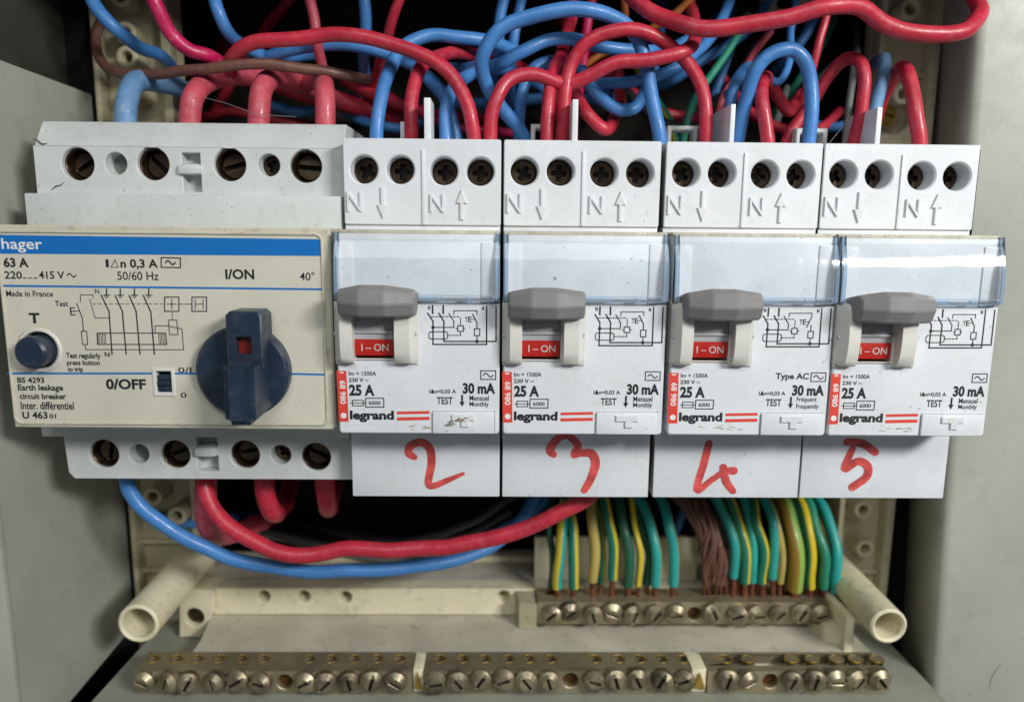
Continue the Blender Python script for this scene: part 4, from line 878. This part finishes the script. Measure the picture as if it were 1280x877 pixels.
 ('green striped wire lying low behind the second and third devices', 'e_right', 10, [(780, 60, 76), (810, 110, 58), (840, 160, 50), (850, 205, 48)]),
 ('deep red wire sloping behind the sagging blue bowl', 'w_red', 13, [(700, 20, 80), (760, 95, 60), (830, 140, 54), (900, 150, 60)]),
 ('deep blue wire passing level behind the pair of short red wires', 'w_blue', 13, [(560, 130, 70), (640, 128, 54), (720, 120, 52), (790, 140, 66)]),
 ('deep magenta wire low behind the first fin', 'w_magenta', 11, [(470, 110, 76), (520, 140, 58), (580, 160, 52), (650, 165, 60)]),
 ('orange wire deep behind the red arch', 'w_orange', 8, [(690, 90, 70), (725, 85, 56), (750, 70, 54), (800, 50, 72)]),
 ('deep green wire slanting behind the thin red wire', 'w_green', 10, [(1060, -20, 76), (1035, 40, 62), (1000, 100, 58), (960, 150, 70)]),
 ('deep blue wire slanting at the right of the red sweep', 'w_blue', 11, [(905, -20, 72), (915, 40, 62), (900, 100, 58), (870, 170, 60)]),
 ('dim grey wire hanging behind the blue arch', 'w_grey', 9, [(985, 110, 60), (975, 140, 52), (962, 175, 48), (950, 215, 50)]),
 ('dim red wire low behind the thick dusty red ones', 'w_red', 11, [(240, 150, 66), (290, 140, 58), (350, 152, 56), (430, 165, 70)]),
 ('dim blue wire low beside the first white device', 'w_blue', 12, [(420, 130, 66), (455, 150, 56), (500, 160, 54), (560, 140, 70)]),
 ('black wire sagging behind the second device', 'w_black', 13, [(780, 110, 56), (820, 150, 50), (870, 160, 50), (900, 120, 56)]),
]
for lb, m, wp, pts in W: wire(lb, m, wp, pts, group=GW)
GL = 'wires looping below the devices'
for lb, m, wp, pts in [
 ('long red wire sagging below the beige breaker to the red 3', 'w_red', 20, [(252, 580, 16), (256, 610, 14), (272, 642, 12), (305, 672, 11), (345, 689, 11), (395, 692, 12), (450, 686, 12), (520, 685, 12), (585, 679, 11), (645, 663, 10), (695, 644, 9), (735, 620, 10), (765, 585, 16)]),
 ('long blue wire sagging lowest under the red wire', 'w_blue', 17, [(158, 585, 14), (166, 615, 14), (190, 645, 14), (235, 673, 16), (290, 697, 18), (360, 711, 19), (430, 713, 20), (505, 709, 22), (565, 699, 25), (615, 682, 30), (650, 650, 38), (675, 610, 48)]),
 ('thick dusty red wire bent up at the second lower terminal', 'w_pink', 24, [(256, 580, 18), (258, 630, 18), (264, 660, 20), (284, 668, 28), (315, 655, 42), (350, 640, 78)]),
 ('thick red wire hooked below the third lower terminal', 'w_red', 22, [(332, 580, 18), (333, 620, 18), (341, 642, 22), (356, 630, 44), (366, 590, 78)]),
 ('thick red wire ending below the fourth lower terminal', 'w_red', 22, [(406, 580, 18), (408, 620, 18), (409, 636, 24), (414, 622, 48), (420, 580, 80)]),
 ('dark blue wire in shadow left of the hooked red wires', 'w_blue', 12, [(180, 640, 54), (232, 652, 50), (262, 652, 52), (320, 640, 82)]),
 ('black wire sagging deep behind the red wire', 'w_black', 13, [(240, 620, 82), (360, 672, 58), (460, 684, 56), (560, 672, 56), (640, 640, 60)]),
 ('black wire crossing deep above the other black wire', 'w_black', 12, [(360, 650, 82), (500, 676, 54), (580, 655, 52), (650, 615, 56)]),
 ('dark blue wire rising deep behind the red 3', 'w_blue', 12, [(560, 690, 58), (620, 665, 58), (670, 635, 60), (700, 600, 64)]),
 ('grey wire lying on the ledge behind the red wire', 'w_grey', 9, [(220, 690, 82), (330, 668, 64), (420, 690, 62), (520, 700, 60), (590, 690, 62)]),
 ('short blue wire slanting in shadow beside the brown bundle', 'w_blue', 10, [(872, 600, 60), (856, 640, 54), (846, 662, 54), (836, 680, 60)]),
]: wire(lb, m, wp, pts, group=GL)

# earth wires: insulation, bare copper end that drops into its hole of the rear bar
GE = 'earth wires bending into the rear terminal bar'
def earth(label, m, wp, xb, yb, xt, bare=6, bow=0, mid=2, yend=39, y0=37.5):
    """xb, yb: where the insulation ends; xt: where it passes behind the devices"""
    yb += 3; bare = max(2, bare-3)
    pts = [(xb, yb, y0), (xb+mid, yb-38, y0-1.5), (xb+(xt-xb)*.25+random.uniform(-3, 3), yb-72, y0+random.uniform(-.5, 2)), (xb+(xt-xb)*.9+bow, yb-108, y0+8), (xt+(xt-xb)*1.3-4, yb-135, y0+22)]
    q = [P(*p) for p in pts]; o0 = q[0]
    t = thing('earth_wire', label, 'wire', tuple(o0), GE)
    r = wp*.93/2*depth(o0)/FPX
    def loc(mb): mb.v = [(v[0]-o0.x, v[1]-o0.y, v[2]-o0.z) for v in mb.v]; return mb
    obj('insulation', loc(MB().tube(q, r, n=16, sub=7, wob=.6)), m, t)
    e_ = P(xb, yb+bare+5, yend)
    obj('bare_end', loc(MB().tube([tuple(q[0]+Vector((0, 0, .5))), ((q[0].x+e_.x)/2, (q[0].y+yend)/2, (q[0].z+e_.z)/2), (e_.x, yend, min(e_.z, -46.8))], r*.62, n=10, sub=3)), 'copper', t)
    return t
for a in [
 ('teal earth wire with yellow left side, first from the left', 'e_left', 14, 697, 731, 706, 7),
 ('green earth wire with yellow right side, second from the left', 'e_right', 14, 716, 729, 708, 8),
 ('straw yellow earth wire, third from the left', 'w_straw', 13.5, 741, 721, 738, 14),
 ('green earth wire with a yellow stripe, fourth from the left', 'e_right', 13.5, 765, 719, 752, 16),
 ('dark green earth wire, fifth from the left', 'w_dgreen', 14, 785, 727, 768, 8),
 ('mostly yellow thin earth wire beside the dark green one', 'e_yellow', 9, 798, 727, 788, 8),
 ('teal earth wire with thin yellow edge, left of the white gap', 'e_edge', 13.5, 819, 728, 796, 8),
 ('plain teal earth wire at the left edge of the white gap', 'e_edge', 13.5, 841, 726, 824, 9),
 ('teal earth wire curving beside the brown bundle', 'e_edge', 13, 917, 716, 880, 14),
 ('green earth wire second right of the brown bundle', 'e_right', 14, 931, 723, 905, 10),
 ('teal green earth wire ending above two copper strands', 'w_teal', 12, 940, 722, 925, 10),
 ('green earth wire with straw yellow right side', 'e_right', 13, 953, 725, 938, 8),
 ('teal earth wire between two straw yellow stripes', 'e_edge', 12, 966, 719, 948, 14),
 ('straw yellow earth wire left of the lime one', 'w_straw', 9, 975, 724, 955, 8),
 ('thick lime green and olive earth wire, widest of all', 'e_olive', 21, 993, 732, 975, 4),
 ('bright yellow earth wire right of the lime one', 'e_yellow', 12, 1013, 731, 998, 6),
 ('plain green earth wire second from the right', 'w_green', 13, 1029, 732, 1010, 6),
 ('teal earth wire at the right end of the row', 'e_edge', 14, 1045, 736, 1026, 4),
]: earth(*a)
for lb, m, wp, xb, yb, xt in [
 ('dark olive earth wire half hidden at the left end of the row', 'w_dgreen', 9, 689, 728, 690),
 ('green striped earth wire half hidden beside the straw yellow one', 'e_right', 11, 751, 724, 736),
 ('dark green earth wire hidden behind the first teal one', 'w_dgreen', 12, 808, 726, 790),
 ('dark green earth wire behind the curve right of the brown bundle', 'w_dgreen', 13, 923, 722, 892),
 ('dark green earth wire behind the two teal green ones', 'w_dgreen', 12, 946, 722, 918),
 ('striped earth wire seen between teal and lime wires', 'e_right', 11, 982, 724, 958),
 ('dark striped earth wire between lime and bright yellow ones', 'e_right', 11, 1004, 726, 984),
 ('dark green earth wire behind the bright yellow one', 'w_dgreen', 12, 1021, 728, 1002),
 ('olive striped earth wire behind the last teal wire', 'e_olive', 12, 1038, 730, 1016)]:
    earth(lb, m, wp, xb, yb, xt, 8, yend=41.2, y0=41)
# bundle of stranded brown wires
bd = thing('brown_wire_bundle', 'bundle of twisted brown wires entering the rear bar together', 'wire bundle', tuple(P(895, 730, 38)))
bo = P(895, 730, 38)
random.seed(11)
for i in range(22):
    rr = 1.0 if i < 13 else .5; ph = i*2*PI/13 if i < 13 else i*2*PI/9
    pts = []
    for lv_, (cx, cy, R_, yy, sq) in enumerate(((894, 729, 13, 38.5, .5), (892, 705, 13, 37, .7), (889, 682, 12, 35.5, 1), (884, 662, 12, 36, 1), (873, 640, 15, 39, .9), (855, 615, 19, 45, .8), (830, 585, 22, 56, .8))):
        an = ph+lv_*.62+random.uniform(-.35, .35)
        pts.append((cx+R_*rr*math.cos(an), cy+random.uniform(-2, 2), yy+R_/5*rr*sq*math.sin(an)))
    q = [P(*p)-bo for p in pts]; obj('strand', MB().tube(q, random.uniform(.55, .95), n=10, sub=5, wob=.5), 'w_brown', bd)
for i in range(5):
    x = 880+i*7; q = [P(x, 722, 37.5)-bo, P(x+random.uniform(-2, 2), 734, 38)-bo, P(x, 742, 39.5)-bo]; obj('bare_end', MB().tube(q, .5, n=8, sub=3), 'copper', bd)

# ---------------------------------------------------------------- small brackets seen behind the wires
def bracket(label, px0, px1, py0, py1, y):
    (x0, z1), (x1, z0) = PX(px0, py0, y), PX(px1, py1, y)
    t = 1.0
    return tag(obj('clip_bracket', MB().plate([(x0, z0-8), (x1, z0-8), (x1, z1), (x0, z1)], [rrect(x0+t, x1-t, z0-6, z1-t*1.1, .5, 3)], y, y+4, .25), 'old_white'), label, 'clip', 'pale plastic clips behind the wires')
bracket('pale plastic clip standing behind the gap between second and third devices', 835, 872, 157, 176, 16)
bracket('pale plastic clip behind the right leg of the blue arch', 996, 1034, 160, 180, 16)
bracket('dim plastic clip left of the pair of short red wires', 664, 686, 155, 173, 16)
a, b = PX(955, -10, 55), PX(1018, 25, 55)
tag(obj('slotted_bracket', MB().plate([(a[0], b[1]), (b[0], b[1]), (b[0], a[1]+6), (a[0], a[1]+6)], [rrect(a[0]+4, b[0]-5, b[1]+3, b[1]+6.5, .8, 3)], 55, 58, .3), 'cream_post'), 'pale slotted bracket at the top behind the red sweep', 'bracket')
tag(obj('white_edge_clip', MB().box(*(PX(500, 150, 14)[0], PX(506, 150, 14)[0]), 14, 18, 78, PX(500, 152, 14)[1], b=.2), 'white'), 'tiny white clip stub left of the first fin', 'clip')
# fine cobweb threads above the beige breaker
for lb, pts in (('fine cobweb thread between the dusty red wires', [(255, 122, 12), (285, 130, 11), (320, 142, 12), (370, 146, 14)]), ('fine cobweb thread beside the fourth fin', [(1034, 182, 8), (1052, 160, 10), (1068, 140, 12), (1074, 132, 12)])):
    tag(obj('cobweb_thread', MB().tube([P(*p) for p in pts], .07, n=5, sub=5), 'w_grey'), lb, 'cobweb')
